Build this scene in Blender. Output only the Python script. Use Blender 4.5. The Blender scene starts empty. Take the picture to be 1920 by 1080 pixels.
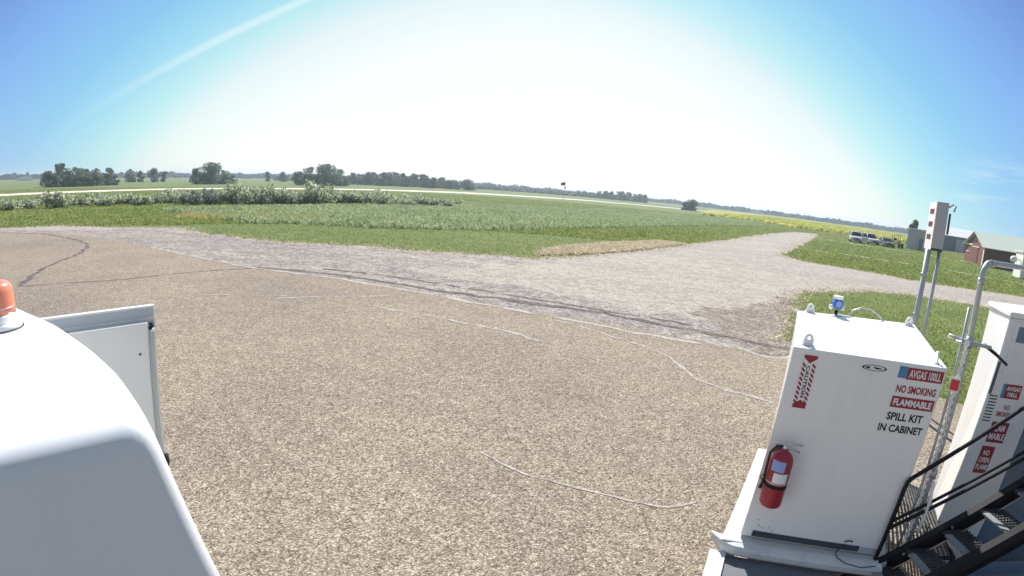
import bpy, bmesh, math, random
import numpy as np
from mathutils import Vector, Matrix
from mathutils.geometry import tessellate_polygon
PI = math.pi
R = math.radians
random.seed(7); rng = np.random.default_rng(7)
sc = bpy.context.scene
col = sc.collection

# ------------------------------------------------------------------ camera
cam = bpy.data.cameras.new('camera')
camo = bpy.data.objects.new('camera', cam); col.objects.link(camo)
sc.camera = camo
cam.type = 'PANO'
cam.sensor_fit = 'HORIZONTAL'
cam.sensor_width = 36.0; cam.sensor_height = 20.25
cam.clip_start = 0.02; cam.clip_end = 20000
PX = 1920 / 36.0; F = 944.67; K = -0.07131
pano = cam if hasattr(cam, 'panorama_type') else cam.cycles
pano.panorama_type = 'FISHEYE_LENS_POLYNOMIAL'
pano.fisheye_fov = R(200)
pano.fisheye_polynomial_k0 = 0.0
pano.fisheye_polynomial_k1 = -PX / F
pano.fisheye_polynomial_k2 = 0.0
pano.fisheye_polynomial_k3 = -K * (PX / F) ** 3
pano.fisheye_polynomial_k4 = 0.0
CAM = Vector((0, 0, 3.0))
camo.location = CAM
camo.rotation_euler = (Matrix.Rotation(-R(11.3248), 3, 'X') @ Matrix.Rotation(R(90), 3, 'X') @ Matrix.Rotation(R(4.1109), 3, 'Z')).to_euler()

# ------------------------------------------------------------------ light
SUN_AZ, SUN_EL = 6.0, 43.0
sc.view_settings.view_transform = 'Standard'
sc.view_settings.look = 'None'
sc.view_settings.exposure = 0.85
sc.view_settings.gamma = 1.0
sun = bpy.data.lights.new('sun', 'SUN'); sun.energy = 4.2; sun.angle = R(0.5); sun.color = (1.0, 0.95, 0.88)
suno = bpy.data.objects.new('sun', sun); col.objects.link(suno)
sdir = Vector((math.sin(R(SUN_AZ)) * math.cos(R(SUN_EL)), math.cos(R(SUN_AZ)) * math.cos(R(SUN_EL)), math.sin(R(SUN_EL))))
suno.rotation_euler = sdir.to_track_quat('Z', 'Y').to_euler()
world = bpy.data.worlds.new('World'); sc.world = world; world.use_nodes = True
wn = world.node_tree.nodes; wl = world.node_tree.links
bg = wn['Background']
sky = wn.new('ShaderNodeTexSky'); sky.sky_type = 'NISHITA'; sky.sun_disc = False
sky.sun_elevation = R(SUN_EL); sky.sun_rotation = R(SUN_AZ)
sky.air_density = 1.0; sky.dust_density = 0.6; sky.ozone_density = 1.0
bg.inputs['Strength'].default_value = 0.05

def wmath(op, a, b=None, c=None):
    n = wn.new('ShaderNodeMath'); n.operation = op
    for i, v in enumerate((a, b, c)):
        if v is None: continue
        if isinstance(v, (int, float)): n.inputs[i].default_value = v
        else: wl.new(v, n.inputs[i])
    return n.outputs[0]
def wdot(v):
    n = wn.new('ShaderNodeVectorMath'); n.operation = 'DOT_PRODUCT'
    wl.new(tc.outputs['Generated'], n.inputs[0]); n.inputs[1].default_value = v
    return n.outputs['Value']
def wramp(v, a, b, lo=0.0, hi=1.0):
    n = wn.new('ShaderNodeMapRange'); n.interpolation_type = 'SMOOTHSTEP'
    wl.new(v, n.inputs['Value']); n.inputs['From Min'].default_value = a; n.inputs['From Max'].default_value = b
    n.inputs['To Min'].default_value = lo; n.inputs['To Max'].default_value = hi
    return n.outputs['Result']
tc = wn.new('ShaderNodeTexCoord')
# hazy summer sky: a pale veil hangs low over the horizon on the sun's side and thins to blue away from it
sh = (0.0, 1.0, -0.5)
t_veil = wdot(sh)
rp = wn.new('ShaderNodeValToRGB'); wl.new(wramp(t_veil, 0.0, 1.0), rp.inputs['Fac'])
rp.color_ramp.interpolation = 'LINEAR'
for n_ in wn:
    if n_.type == 'MAP_RANGE': n_.interpolation_type = 'LINEAR'
el = rp.color_ramp.elements
SKYR = [(0.0, (0.12, 0.15, 0.21)), (0.25, (0.07, 0.10, 0.22)), (0.40, (0.060, 0.13, 0.33)), (0.50, (0.090, 0.205, 0.41)), (0.60, (0.11, 0.27, 0.41)), (0.66, (0.16, 0.34, 0.41)), (0.71, (0.24, 0.40, 0.41)), (0.76, (0.39, 0.44, 0.42)), (0.83, (0.47, 0.475, 0.46))]
while len(el) < len(SKYR): el.new(0.5)
for i_, (p_, c_) in enumerate(SKYR): el[i_].position = p_; el[i_].color = (*c_, 1)
# thin streak of high cloud at upper left
tr_ = wmath('ABSOLUTE', wdot((-0.3198, -0.4598, 0.8285)))
streak = wmath('MULTIPLY', wramp(tr_, 0.001, 0.011, 1.0, 0.0), wmath('MULTIPLY', wramp(wdot((-1, 0, 0)), 0.30, 0.42), wramp(wdot((-1, 0, 0)), 0.50, 0.78, 1.0, 0.0)))
# wisps at right
nz = wn.new('ShaderNodeTexNoise'); nz.inputs['Scale'].default_value = 3.0; nz.inputs['Detail'].default_value = 7; nz.inputs['Roughness'].default_value = 0.6
mpn = wn.new('ShaderNodeMapping'); mpn.inputs['Scale'].default_value = (2.2, 2.2, 16); mpn.inputs['Rotation'].default_value = (0.05, -0.06, 0)
wl.new(tc.outputs['Generated'], mpn.inputs['Vector']); wl.new(mpn.outputs[0], nz.inputs['Vector'])
sep = wn.new('ShaderNodeSeparateXYZ'); wl.new(tc.outputs['Generated'], sep.inputs[0]); Z_ = sep.outputs[2]
band = wmath('MULTIPLY', wramp(Z_, 0.03, 0.07), wramp(Z_, 0.10, 0.17, 1.0, 0.0))
wisp = wmath('MULTIPLY', wmath('MULTIPLY', wramp(nz.outputs['Fac'], 0.50, 0.72), band), wramp(wdot((0.9, 0.43, 0)), 0.93, 0.98))
cl_f = wmath('ADD', wmath('MULTIPLY', streak, 0.35), wmath('MULTIPLY', wisp, 0.55))
sk_s = wn.new('ShaderNodeMix'); sk_s.data_type = 'RGBA'; sk_s.blend_type = 'ADD'; sk_s.inputs['Factor'].default_value = 1.0
sc_ = wn.new('ShaderNodeVectorMath'); sc_.operation = 'SCALE'; sc_.inputs['Scale'].default_value = 1.0 / 0.05
wl.new(rp.outputs['Color'], sc_.inputs[0])
hs_ = wn.new('ShaderNodeVectorMath'); hs_.operation = 'SCALE'; hs_.inputs['Scale'].default_value = 0.25; wl.new(sky.outputs[0], hs_.inputs[0]); wl.new(hs_.outputs[0], sk_s.inputs['A']); wl.new(sc_.outputs[0], sk_s.inputs['B'])
cm_ = wn.new('ShaderNodeMix'); cm_.data_type = 'RGBA'; wl.new(cl_f, cm_.inputs['Factor'])
wl.new(sk_s.outputs['Result'], cm_.inputs['A']); cm_.inputs['B'].default_value = (0.56 / 0.05, 0.58 / 0.05, 0.58 / 0.05, 1)
wl.new(cm_.outputs['Result'], bg.inputs['Color'])

# ------------------------------------------------------------------ materials
def new_mat(name):
    m = bpy.data.materials.new(name); m.use_nodes = True
    return m, m.node_tree.nodes, m.node_tree.links, m.node_tree.nodes['Principled BSDF']
def simple(name, c, rough=0.5, metal=0.0, var=0.12, scale=6.0, bump=0.0, bscale=60.0, dirt=None, dirt_amt=0.35):
    """paint or metal with slight uneven tone, optional soft dirt and fine bump"""
    m, n, l, b = new_mat(name)
    g = n.new('ShaderNodeNewGeometry')
    tx = n.new('ShaderNodeTexNoise'); tx.inputs['Scale'].default_value = scale; tx.inputs['Detail'].default_value = 6
    l.new(g.outputs['Position'], tx.inputs['Vector'])
    mx = n.new('ShaderNodeMix'); mx.data_type = 'RGBA'
    l.new(tx.outputs['Fac'], mx.inputs['Factor'])
    mx.inputs['A'].default_value = [x * (1 - var) for x in c] + [1]
    mx.inputs['B'].default_value = [min(1, x * (1 + var)) for x in c] + [1]
    out = mx.outputs['Result']
    if dirt:
        t2 = n.new('ShaderNodeTexNoise'); t2.inputs['Scale'].default_value = scale * 0.7; t2.inputs['Detail'].default_value = 9; t2.inputs['Roughness'].default_value = 0.7
        mp = n.new('ShaderNodeMapping'); mp.inputs['Scale'].default_value = (1, 1, 0.25); mp.inputs['Location'].default_value = (3, 7, 1)
        l.new(g.outputs['Position'], mp.inputs['Vector']); l.new(mp.outputs[0], t2.inputs['Vector'])
        r = n.new('ShaderNodeMapRange'); r.inputs['From Min'].default_value = 0.5; r.inputs['From Max'].default_value = 0.75
        r.inputs['To Max'].default_value = dirt_amt
        l.new(t2.outputs['Fac'], r.inputs['Value'])
        m2 = n.new('ShaderNodeMix'); m2.data_type = 'RGBA'
        l.new(r.outputs[0], m2.inputs['Factor']); l.new(out, m2.inputs['A']); m2.inputs['B'].default_value = list(dirt) + [1]
        out = m2.outputs['Result']
    l.new(out, b.inputs['Base Color'])
    b.inputs['Roughness'].default_value = rough; b.inputs['Metallic'].default_value = metal
    if name == 'black_paint': b.inputs['Specular IOR Level'].default_value = 0.12
    if bump:
        t3 = n.new('ShaderNodeTexNoise'); t3.inputs['Scale'].default_value = bscale; t3.inputs['Detail'].default_value = 4
        l.new(g.outputs['Position'], t3.inputs['Vector'])
        bp = n.new('ShaderNodeBump'); bp.inputs['Strength'].default_value = bump; bp.inputs['Distance'].default_value = 0.02
        l.new(t3.outputs['Fac'], bp.inputs['Height']); l.new(bp.outputs[0], b.inputs['Normal'])
    return m

def ramp(n, l, fac, stops):
    r = n.new('ShaderNodeValToRGB'); l.new(fac, r.inputs['Fac'])
    e = r.color_ramp.elements
    while len(e) < len(stops): e.new(0.5)
    for i, (p, c) in enumerate(stops):
        e[i].position = p; e[i].color = (c[0], c[1], c[2], 1)
    return r.outputs['Color']

def ground_mat(name, stones, patch, pscale=0.25, cell=32.0, streak=None, bump=0.6, contrast=1.0, wts=(0.5, 0.3, 0.2)):
    """stones: list of (pos,colour) for the chips; patch: (colour, amount) large blotches"""
    m, n, l, b = new_mat(name)
    g = n.new('ShaderNodeNewGeometry'); pos = g.outputs['Position']
    def vor(scale):
        v = n.new('ShaderNodeTexVoronoi'); v.inputs['Scale'].default_value = scale; v.inputs['Randomness'].default_value = 1
        l.new(pos, v.inputs['Vector'])
        s = n.new('ShaderNodeSeparateColor'); l.new(v.outputs['Color'], s.inputs[0])
        return s.outputs[0], v.outputs['Distance']
    a, da = vor(cell); c2, _ = vor(cell / 2.6); c3, _ = vor(cell / 9.0)
    def mth(op, x, y):
        k = n.new('ShaderNodeMath'); k.operation = op
        for i, q in enumerate((x, y)):
            if isinstance(q, (int, float)): k.inputs[i].default_value = q
            else: l.new(q, k.inputs[i])
        return k.outputs[0]
    f = mth('ADD', mth('MULTIPLY', a, wts[0] * contrast), mth('ADD', mth('MULTIPLY', c2, wts[1] * contrast), mth('MULTIPLY', c3, wts[2] * contrast)))
    f = mth('ADD', f, 0.5 - 0.5 * contrast)
    colr = ramp(n, l, f, stones)
    big = n.new('ShaderNodeTexNoise'); big.inputs['Scale'].default_value = pscale; big.inputs['Detail'].default_value = 7; big.inputs['Roughness'].default_value = 0.62
    vec = pos
    if streak:
        mp = n.new('ShaderNodeMapping'); mp.vector_type = 'TEXTURE'; mp.inputs['Rotation'].default_value = (0, 0, streak[0]); mp.inputs['Scale'].default_value = (streak[1], 1, 1)
        l.new(pos, mp.inputs['Vector']); vec = mp.outputs[0]
    l.new(vec, big.inputs['Vector'])
    r = n.new('ShaderNodeMapRange'); r.inputs['From Min'].default_value = 0.42; r.inputs['From Max'].default_value = 0.68; r.inputs['To Max'].default_value = patch[1]
    l.new(big.outputs['Fac'], r.inputs['Value'])
    mx = n.new('ShaderNodeMix'); mx.data_type = 'RGBA'; mx.blend_type = 'MULTIPLY'
    l.new(r.outputs[0], mx.inputs['Factor']); l.new(colr, mx.inputs['A']); mx.inputs['B'].default_value = list(patch[0]) + [1]
    l.new(mx.outputs['Result'], b.inputs['Base Color'])
    b.inputs['Roughness'].default_value = 0.95; b.inputs['Specular IOR Level'].default_value = 0.2
    bp = n.new('ShaderNodeBump'); bp.inputs['Strength'].default_value = bump; bp.inputs['Distance'].default_value = 0.012
    l.new(mth('ADD', mth('MULTIPLY', da, -1.0), mth('MULTIPLY', a, 0.8)), bp.inputs['Height']); l.new(bp.outputs[0], b.inputs['Normal'])
    return m

def leafy(name, dark, light, mid=None, scale=1.2, rough=0.8, trans=0.25):
    m, n, l, b = new_mat(name)
    g = n.new('ShaderNodeNewGeometry')
    tx = n.new('ShaderNodeTexNoise'); tx.inputs['Scale'].default_value = scale; tx.inputs['Detail'].default_value = 5
    l.new(g.outputs['Position'], tx.inputs['Vector'])
    ad = n.new('ShaderNodeMath'); ad.operation = 'MULTIPLY_ADD'; ad.inputs[1].default_value = 0.55
    l.new(g.outputs['Random Per Island'], ad.inputs[0])
    k = n.new('ShaderNodeMath'); k.operation = 'MULTIPLY'; k.inputs[1].default_value = 0.6; l.new(tx.outputs['Fac'], k.inputs[0])
    l.new(k.outputs[0], ad.inputs[2])
    st = [(0.2, dark), (0.85, light)] if mid is None else [(0.2, dark), (0.5, mid), (0.85, light)]
    c = ramp(n, l, ad.outputs[0], st)
    l.new(c, b.inputs['Base Color']); b.inputs['Roughness'].default_value = rough
    b.inputs['Specular IOR Level'].default_value = 0.25
    if trans:
        t = n.new('ShaderNodeBsdfTranslucent'); l.new(c, t.inputs['Color'])
        mxs = n.new('ShaderNodeMixShader'); mxs.inputs[0].default_value = trans
        o = n['Material Output']
        l.new(b.outputs[0], mxs.inputs[1]); l.new(t.outputs[0], mxs.inputs[2]); l.new(mxs.outputs[0], o.inputs['Surface'])
    return m

M = {}
M['white'] = simple('white_paint', (0.86, 0.85, 0.83), 0.38, var=0.02, scale=3, dirt=(0.50, 0.46, 0.38), dirt_amt=0.28)
M['housing'] = simple('housing_paint', (0.69, 0.72, 0.76), 0.42, var=0.02, scale=2, dirt=(0.5, 0.5, 0.48), dirt_amt=0.12)
M['panel'] = simple('panel_paint', (0.66, 0.67, 0.65), 0.45, var=0.04, scale=3, dirt=(0.5, 0.47, 0.38), dirt_amt=0.35)
M['rim'] = simple('fitting_and_shade_grey', (0.42, 0.46, 0.50), 0.5, var=0.05)  # grey of small fittings; also paints the shade at the door's top
M['galv'] = simple('galvanised_steel', (0.50, 0.51, 0.52), 0.42, metal=0.55, var=0.25, scale=25)
M['steel'] = simple('bright_steel', (0.62, 0.62, 0.6), 0.3, metal=0.8, var=0.1)
M['black'] = simple('black_paint', (0.020, 0.020, 0.024), 0.62, var=0.3, scale=12, dirt=(0.08, 0.075, 0.07), dirt_amt=0.2)
M['brass'] = simple('worn_edge', (0.62, 0.52, 0.40), 0.4, var=0.25, scale=20)
M['rubber'] = simple('black_rubber', (0.018, 0.018, 0.02), 0.6, var=0.2)
M['grate'] = simple('grating_steel', (0.10, 0.105, 0.11), 0.5, metal=0.4, var=0.4, scale=30)
M['tread'] = simple('tread_plate', (0.22, 0.24, 0.24), 0.6, var=0.15, scale=30)
M['red'] = simple('extinguisher_red', (0.34, 0.02, 0.038), 0.35, var=0.08)
M['decal_red'] = simple('decal_red', (0.33, 0.025, 0.04), 0.5, var=0.1)
M['decal_blue'] = simple('decal_blue', (0.07, 0.24, 0.46), 0.5, var=0.1)
M['decal_white'] = simple('decal_white', (0.82, 0.82, 0.82), 0.5, var=0.02)
M['ink'] = simple('ink_black', (0.02, 0.02, 0.022), 0.6, var=0.05)
M['label_blue'] = simple('label_blue', (0.25, 0.38, 0.72), 0.45, var=0.15, scale=40)
M['sensor_blue'] = simple('sensor_blue', (0.04, 0.16, 0.55), 0.35, var=0.1)
M['amber'] = simple('amber_lens', (0.76, 0.25, 0.16), 0.25, var=0.08)
M['chain'] = simple('white_chain_paint', (0.88, 0.87, 0.84), 0.45, var=0.03)
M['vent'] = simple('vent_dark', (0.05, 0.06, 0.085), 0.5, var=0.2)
M['deck'] = simple('deck_plate', (0.60, 0.61, 0.58), 0.7, var=0.12, scale=60, bump=0.5, bscale=120, dirt=(0.4, 0.37, 0.3), dirt_amt=0.4)
M['shadedeck'] = simple('shaded_deck', (0.13, 0.14, 0.16), 0.7, var=0.2, scale=40, bump=0.4, bscale=90)  # deck colour darkened to hold the cabinet's cast shadow
M['skidpaint'] = simple('skid_paint', (0.62, 0.64, 0.64), 0.5, var=0.06, dirt=(0.3, 0.28, 0.24), dirt_amt=0.4)
M['bluegrey'] = simple('blue_grey_paint', (0.16, 0.22, 0.29), 0.5, var=0.15, scale=12)
M['corr_blue'] = simple('blue_grey_siding', (0.16, 0.20, 0.24), 0.6, var=0.08, scale=1)
M['corr_grey'] = simple('grey_siding', (0.42, 0.43, 0.46), 0.6, var=0.08, scale=1)
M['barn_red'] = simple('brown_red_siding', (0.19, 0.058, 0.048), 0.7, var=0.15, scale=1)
M['barn_dark'] = simple('door_and_shaded_siding', (0.13, 0.055, 0.05), 0.7, var=0.15, scale=1)  # gable's red-brown darkened for the shaded side wall; sliding door shares it
M['roof_pale'] = simple('pale_green_roof', (0.50, 0.56, 0.46), 0.35, var=0.05, scale=0.6)
M['roof_white'] = simple('white_roof', (0.8, 0.8, 0.8), 0.4, var=0.04, scale=0.6)
M['trim'] = simple('white_trim', (0.75, 0.74, 0.72), 0.6, var=0.05)
M['glass'] = simple('dark_glass', (0.02, 0.025, 0.03), 0.08, var=0.05)
M['car_white'] = simple('car_white', (0.72, 0.72, 0.72), 0.25, var=0.02)
M['car_grey'] = simple('car_grey', (0.16, 0.17, 0.19), 0.25, var=0.05)
M['tyre'] = simple('tyre', (0.02, 0.02, 0.02), 0.8, var=0.2)
M['sock'] = simple('windsock_red', (0.20, 0.035, 0.025), 0.8, var=0.1)
M['sign_red'] = simple('sign_dark_red', (0.10, 0.018, 0.02), 0.6, var=0.1)
M['yellow'] = simple('tractor_yellow', (0.45, 0.42, 0.10), 0.4, var=0.1)

M['pad'] = ground_mat('gravel_pad_chips', [(0.12, (0.105, 0.086, 0.067)), (0.38, (0.252, 0.209, 0.156)), (0.62, (0.340, 0.284, 0.213)), (0.90, (0.59, 0.515, 0.415))], ((0.75, 0.76, 0.80), 0.95), 0.2, 68, contrast=1.0, wts=(0.72, 0.20, 0.08))
M['road'] = ground_mat('packed_gravel_road', [(0.15, (0.20, 0.18, 0.16)), (0.5, (0.36, 0.33, 0.29)), (0.85, (0.50, 0.465, 0.42))], ((0.74, 0.73, 0.73), 0.6), 0.22, 30, streak=(R(-8), 5.0), bump=0.5)
M['oldroad'] = ground_mat('worn_grey_road', [(0.15, (0.11, 0.095, 0.095)), (0.5, (0.235, 0.212, 0.20)), (0.85, (0.42, 0.38, 0.35))], ((1.45, 1.42, 1.32), 0.7), 0.35, 26, streak=(R(-8), 4.0), bump=0.6)
M['crack'] = ground_mat('tar_crack', [(0.2, (0.05, 0.042, 0.045)), (0.8, (0.24, 0.20, 0.19))], ((0.8, 0.8, 0.8), 0.5), 1.0, 30)
M['pale'] = ground_mat('pale_sand_streak', [(0.2, (0.30, 0.27, 0.245)), (0.8, (0.54, 0.50, 0.46))], ((0.8, 0.8, 0.8), 0.5), 1.0, 30)
M['dark'] = ground_mat('damp_gravel', [(0.15, (0.11, 0.09, 0.075)), (0.5, (0.24, 0.20, 0.17)), (0.85, (0.42, 0.37, 0.32))], ((0.7, 0.7, 0.72), 0.6), 0.8, 30)
M['runway'] = ground_mat('pale_runway', [(0.2, (0.55, 0.50, 0.42)), (0.8, (0.72, 0.67, 0.58))], ((0.85, 0.85, 0.85), 0.4), 0.05, 3)
M['canola'] = ground_mat('yellow_crop_ground', [(0.2, (0.22, 0.24, 0.04)), (0.8, (0.42, 0.40, 0.08))], ((0.7, 0.8, 0.6), 0.6), 0.02, 0.5)

def grass_ground():
    m, n, l, b = new_mat('grass_ground')
    g = n.new('ShaderNodeNewGeometry'); pos = g.outputs['Position']
    def nz(s, d=6, st=None):
        t = n.new('ShaderNodeTexNoise'); t.inputs['Scale'].default_value = s; t.inputs['Detail'].default_value = d; t.inputs['Roughness'].default_value = 0.65
        l.new(pos, t.inputs['Vector']); return t.outputs['Fac']
    c1 = ramp(n, l, nz(0.9, 9), [(0.3, (0.09, 0.12, 0.045)), (0.5, (0.15, 0.19, 0.07)), (0.7, (0.21, 0.24, 0.10))])
    c2 = ramp(n, l, nz(0.06, 5), [(0.35, (0.12, 0.17, 0.07)), (0.65, (0.22, 0.25, 0.12))])
    mx = n.new('ShaderNodeMix'); mx.data_type = 'RGBA'; mx.inputs['Factor'].default_value = 0.4
    l.new(c1, mx.inputs['A']); l.new(c2, mx.inputs['B'])
    l.new(mx.outputs['Result'], b.inputs['Base Color']); b.inputs['Roughness'].default_value = 1.0; b.inputs['Specular IOR Level'].default_value = 0.1
    bp = n.new('ShaderNodeBump'); bp.inputs['Strength'].default_value = 0.7; bp.inputs['Distance'].default_value = 0.1
    l.new(nz(6, 8), bp.inputs['Height']); l.new(bp.outputs[0], b.inputs['Normal'])
    return m
M['grassground'] = grass_ground()
M['grass'] = leafy('grass_blades', (0.175, 0.225, 0.06), (0.42, 0.46, 0.155), (0.29, 0.35, 0.10), scale=0.35, trans=0.35)
M['weeds'] = leafy('tall_weeds', (0.28, 0.35, 0.17), (0.56, 0.62, 0.38), (0.41, 0.48, 0.26), scale=0.15, trans=0.3)
M['straw'] = leafy('dry_straw', (0.34, 0.28, 0.19), (0.90, 0.82, 0.64), (0.66, 0.57, 0.41), scale=1.5, trans=0.3)
M['flowers'] = leafy('yellow_flowers', (0.38, 0.40, 0.14), (0.72, 0.52, 0.24), (0.50, 0.50, 0.20), scale=1.5, trans=0.3)
M['sage'] = leafy('sage_leaves', (0.05, 0.07, 0.045), (0.88, 0.90, 0.68), (0.36, 0.41, 0.26), scale=3.0, trans=0.35)
M['sagedark'] = leafy('dark_shrub_leaves', (0.05, 0.07, 0.06), (0.50, 0.52, 0.44), (0.16, 0.19, 0.15), scale=2.2, trans=0.2)
M['leaf'] = leafy('tree_leaves', (0.08, 0.11, 0.075), (0.36, 0.42, 0.28), (0.19, 0.24, 0.16), scale=0.5, trans=0.2)
M['leafdark'] = leafy('dark_tree_leaves', (0.07, 0.095, 0.075), (0.32, 0.37, 0.27), (0.16, 0.20, 0.145), scale=0.5, trans=0.2)
M['leafwood'] = leafy('far_wood_leaves', (0.03, 0.045, 0.04), (0.12, 0.15, 0.11), (0.06, 0.08, 0.065), scale=0.2, trans=0.1)
M['canolacrop'] = leafy('yellow_crop', (0.38, 0.42, 0.10), (0.78, 0.75, 0.24), (0.58, 0.60, 0.16), scale=0.1, trans=0.3)
M['bark'] = simple('bark', (0.10, 0.08, 0.06), 0.9, var=0.3, scale=5)

# ------------------------------------------------------------------ mesh helpers
def tag(o, label=None, cat=None, group=None, kind=None):
    if label: o['label'] = label
    if cat: o['category'] = cat
    if group: o['group'] = group
    if kind: o['kind'] = kind
    return o
def thing(name, label, cat, loc=(0, 0, 0), group=None):
    o = bpy.data.objects.new(name, None); col.objects.link(o)
    o.location = loc; o.empty_display_size = 0.2
    return tag(o, label, cat, group)
def root_loc(o):
    v = Vector((0, 0, 0))
    while o is not None:
        v += o.location; o = o.parent
    return v
class MB:
    """collects shapes in world coordinates; build() links them as one mesh"""
    def __init__(s): s.v = []; s.f = []; s.sm = []
    def add(s, vs, fs, smooth=False):
        k = len(s.v); s.v += [tuple(p) for p in vs]
        for f in fs: s.f.append([k + i for i in f]); s.sm.append(smooth)
        return s
    def hexa(s, b, t):
        """b, t: four bottom and four top points, counter-clockwise seen from above"""
        return s.add(list(b) + list(t), [(3, 2, 1, 0), (4, 5, 6, 7), (0, 1, 5, 4), (1, 2, 6, 5), (2, 3, 7, 6), (3, 0, 4, 7)])
    def box(s, c, size, rot=None):
        sx, sy, sz = [q / 2 for q in size]; c = Vector(c)
        p = [Vector(q) for q in ((-sx, -sy, -sz), (sx, -sy, -sz), (sx, sy, -sz), (-sx, sy, -sz), (-sx, -sy, sz), (sx, -sy, sz), (sx, sy, sz), (-sx, sy, sz))]
        if rot is not None:
            if isinstance(rot, (int, float)): rot = Matrix.Rotation(rot, 3, 'Z')
            p = [rot @ q for q in p]
        p = [q + c for q in p]
        return s.hexa(p[:4], p[4:])
    def tube(s, pts, r, n=10, cap=True, closed=False):
        pts = [Vector(p) for p in pts]; m = len(pts); vs = []; up = None
        rr = r if isinstance(r, (list, tuple)) else [r] * m
        for i, p in enumerate(pts):
            if closed: t = pts[(i + 1) % m] - pts[i - 1]
            else: t = pts[min(i + 1, m - 1)] - pts[max(i - 1, 0)]
            t.normalize()
            if up is None:
                up = Vector((0, 0, 1)) if abs(t.z) < 0.9 else Vector((1, 0, 0))
            a = (up - t * up.dot(t)).normalized(); b = t.cross(a); up = a
            for k in range(n):
                q = 2 * PI * k / n
                vs.append(p + (a * math.cos(q) + b * math.sin(q)) * rr[i])
        fs = []
        for i in range(m if closed else m - 1):
            for k in range(n):
                j = (i + 1) % m
                fs.append((i * n + k, j * n + k, j * n + (k + 1) % n, i * n + (k + 1) % n)[::-1])
        s.add(vs, fs, True)
        if cap and not closed:
            k = len(s.v) - m * n
            s.f.append([k + i for i in range(n)]); s.sm.append(False)
            s.f.append([k + (m - 1) * n + i for i in range(n)][::-1]); s.sm.append(False)
        return s
    def lathe(s, c, prof, n=20, axis='Z'):
        """prof: (radius, height) list"""
        vs = []; c = Vector(c)
        for (r, h) in prof:
            for k in range(n):
                q = 2 * PI * k / n; x, y = r * math.cos(q), r * math.sin(q)
                v = Vector((x, y, h)) if axis == 'Z' else (Vector((h, x, y)) if axis == 'X' else Vector((x, h, y)))
                vs.append(c + v)
        fs = [(i * n + k, i * n + (k + 1) % n, (i + 1) * n + (k + 1) % n, (i + 1) * n + k) for i in range(len(prof) - 1) for k in range(n)]
        s.add(vs, fs, True)
        k = len(s.v) - len(prof) * n
        s.f.append([k + i for i in range(n)][::-1]); s.sm.append(False)
        s.f.append([k + (len(prof) - 1) * n + i for i in range(n)]); s.sm.append(False)
        return s
    def build(s, name, mat, parent=None, bevel=0.0, seg=2):
        me = bpy.data.meshes.new(name)
        off = root_loc(parent) if parent else Vector((0, 0, 0))
        me.from_pydata([(p[0] - off.x, p[1] - off.y, p[2] - off.z) for p in s.v], [], s.f)
        me.polygons.foreach_set('use_smooth', s.sm)
        me.materials.append(mat)
        bm = bmesh.new(); bm.from_mesh(me); bmesh.ops.recalc_face_normals(bm, faces=bm.faces); bm.to_mesh(me); bm.free()
        o = bpy.data.objects.new(name, me); col.objects.link(o)
        if parent: o.parent = parent
        if bevel:
            md = o.modifiers.new('bevel', 'BEVEL'); md.width = bevel; md.segments = seg; md.limit_method = 'ANGLE'; md.angle_limit = R(40)
            md.harden_normals = False
        return o
def build_each(s, name, mat, parent=None, bevel=0.0, seg=2):
    """links every connected piece as an object of its own"""
    par = list(range(len(s.v)))
    def find(i):
        while par[i] != i: par[i] = par[par[i]]; i = par[i]
        return i
    for f in s.f:
        a = find(f[0])
        for i in f[1:]: par[find(i)] = a
    groups = {}
    for k, f in enumerate(s.f): groups.setdefault(find(f[0]), []).append(k)
    out = None
    for ks in groups.values():
        m = MB(); mp = {}
        for k in ks:
            g = []
            for i in s.f[k]:
                if i not in mp: mp[i] = len(m.v); m.v.append(s.v[i])
                g.append(mp[i])
            m.f.append(g); m.sm.append(s.sm[k])
        out = m.build(name, mat, parent, bevel, seg)
    return out
MB.build_each = build_each
def fast_mesh(name, V, faces_n, mat, parent=None):
    """V: (N*k,3) vertices, every face uses the next k vertices"""
    me = bpy.data.meshes.new(name); nv = len(V); k = faces_n; nf = nv // k
    me.vertices.add(nv); me.vertices.foreach_set('co', V.astype(np.float32).ravel())
    me.loops.add(nv); me.loops.foreach_set('vertex_index', np.arange(nv, dtype=np.int32))
    me.polygons.add(nf); me.polygons.foreach_set('loop_start', np.arange(0, nv, k, dtype=np.int32))
    me.update(calc_edges=True); me.validate(); me.materials.append(mat)
    o = bpy.data.objects.new(name, me); col.objects.link(o)
    if parent: o.parent = parent
    return o
def copy_tree(o, parent=None):
    c = o.copy(); col.objects.link(c)
    if parent: c.parent = parent
    for ch in list(o.children): copy_tree(ch, c)
    return c

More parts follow.
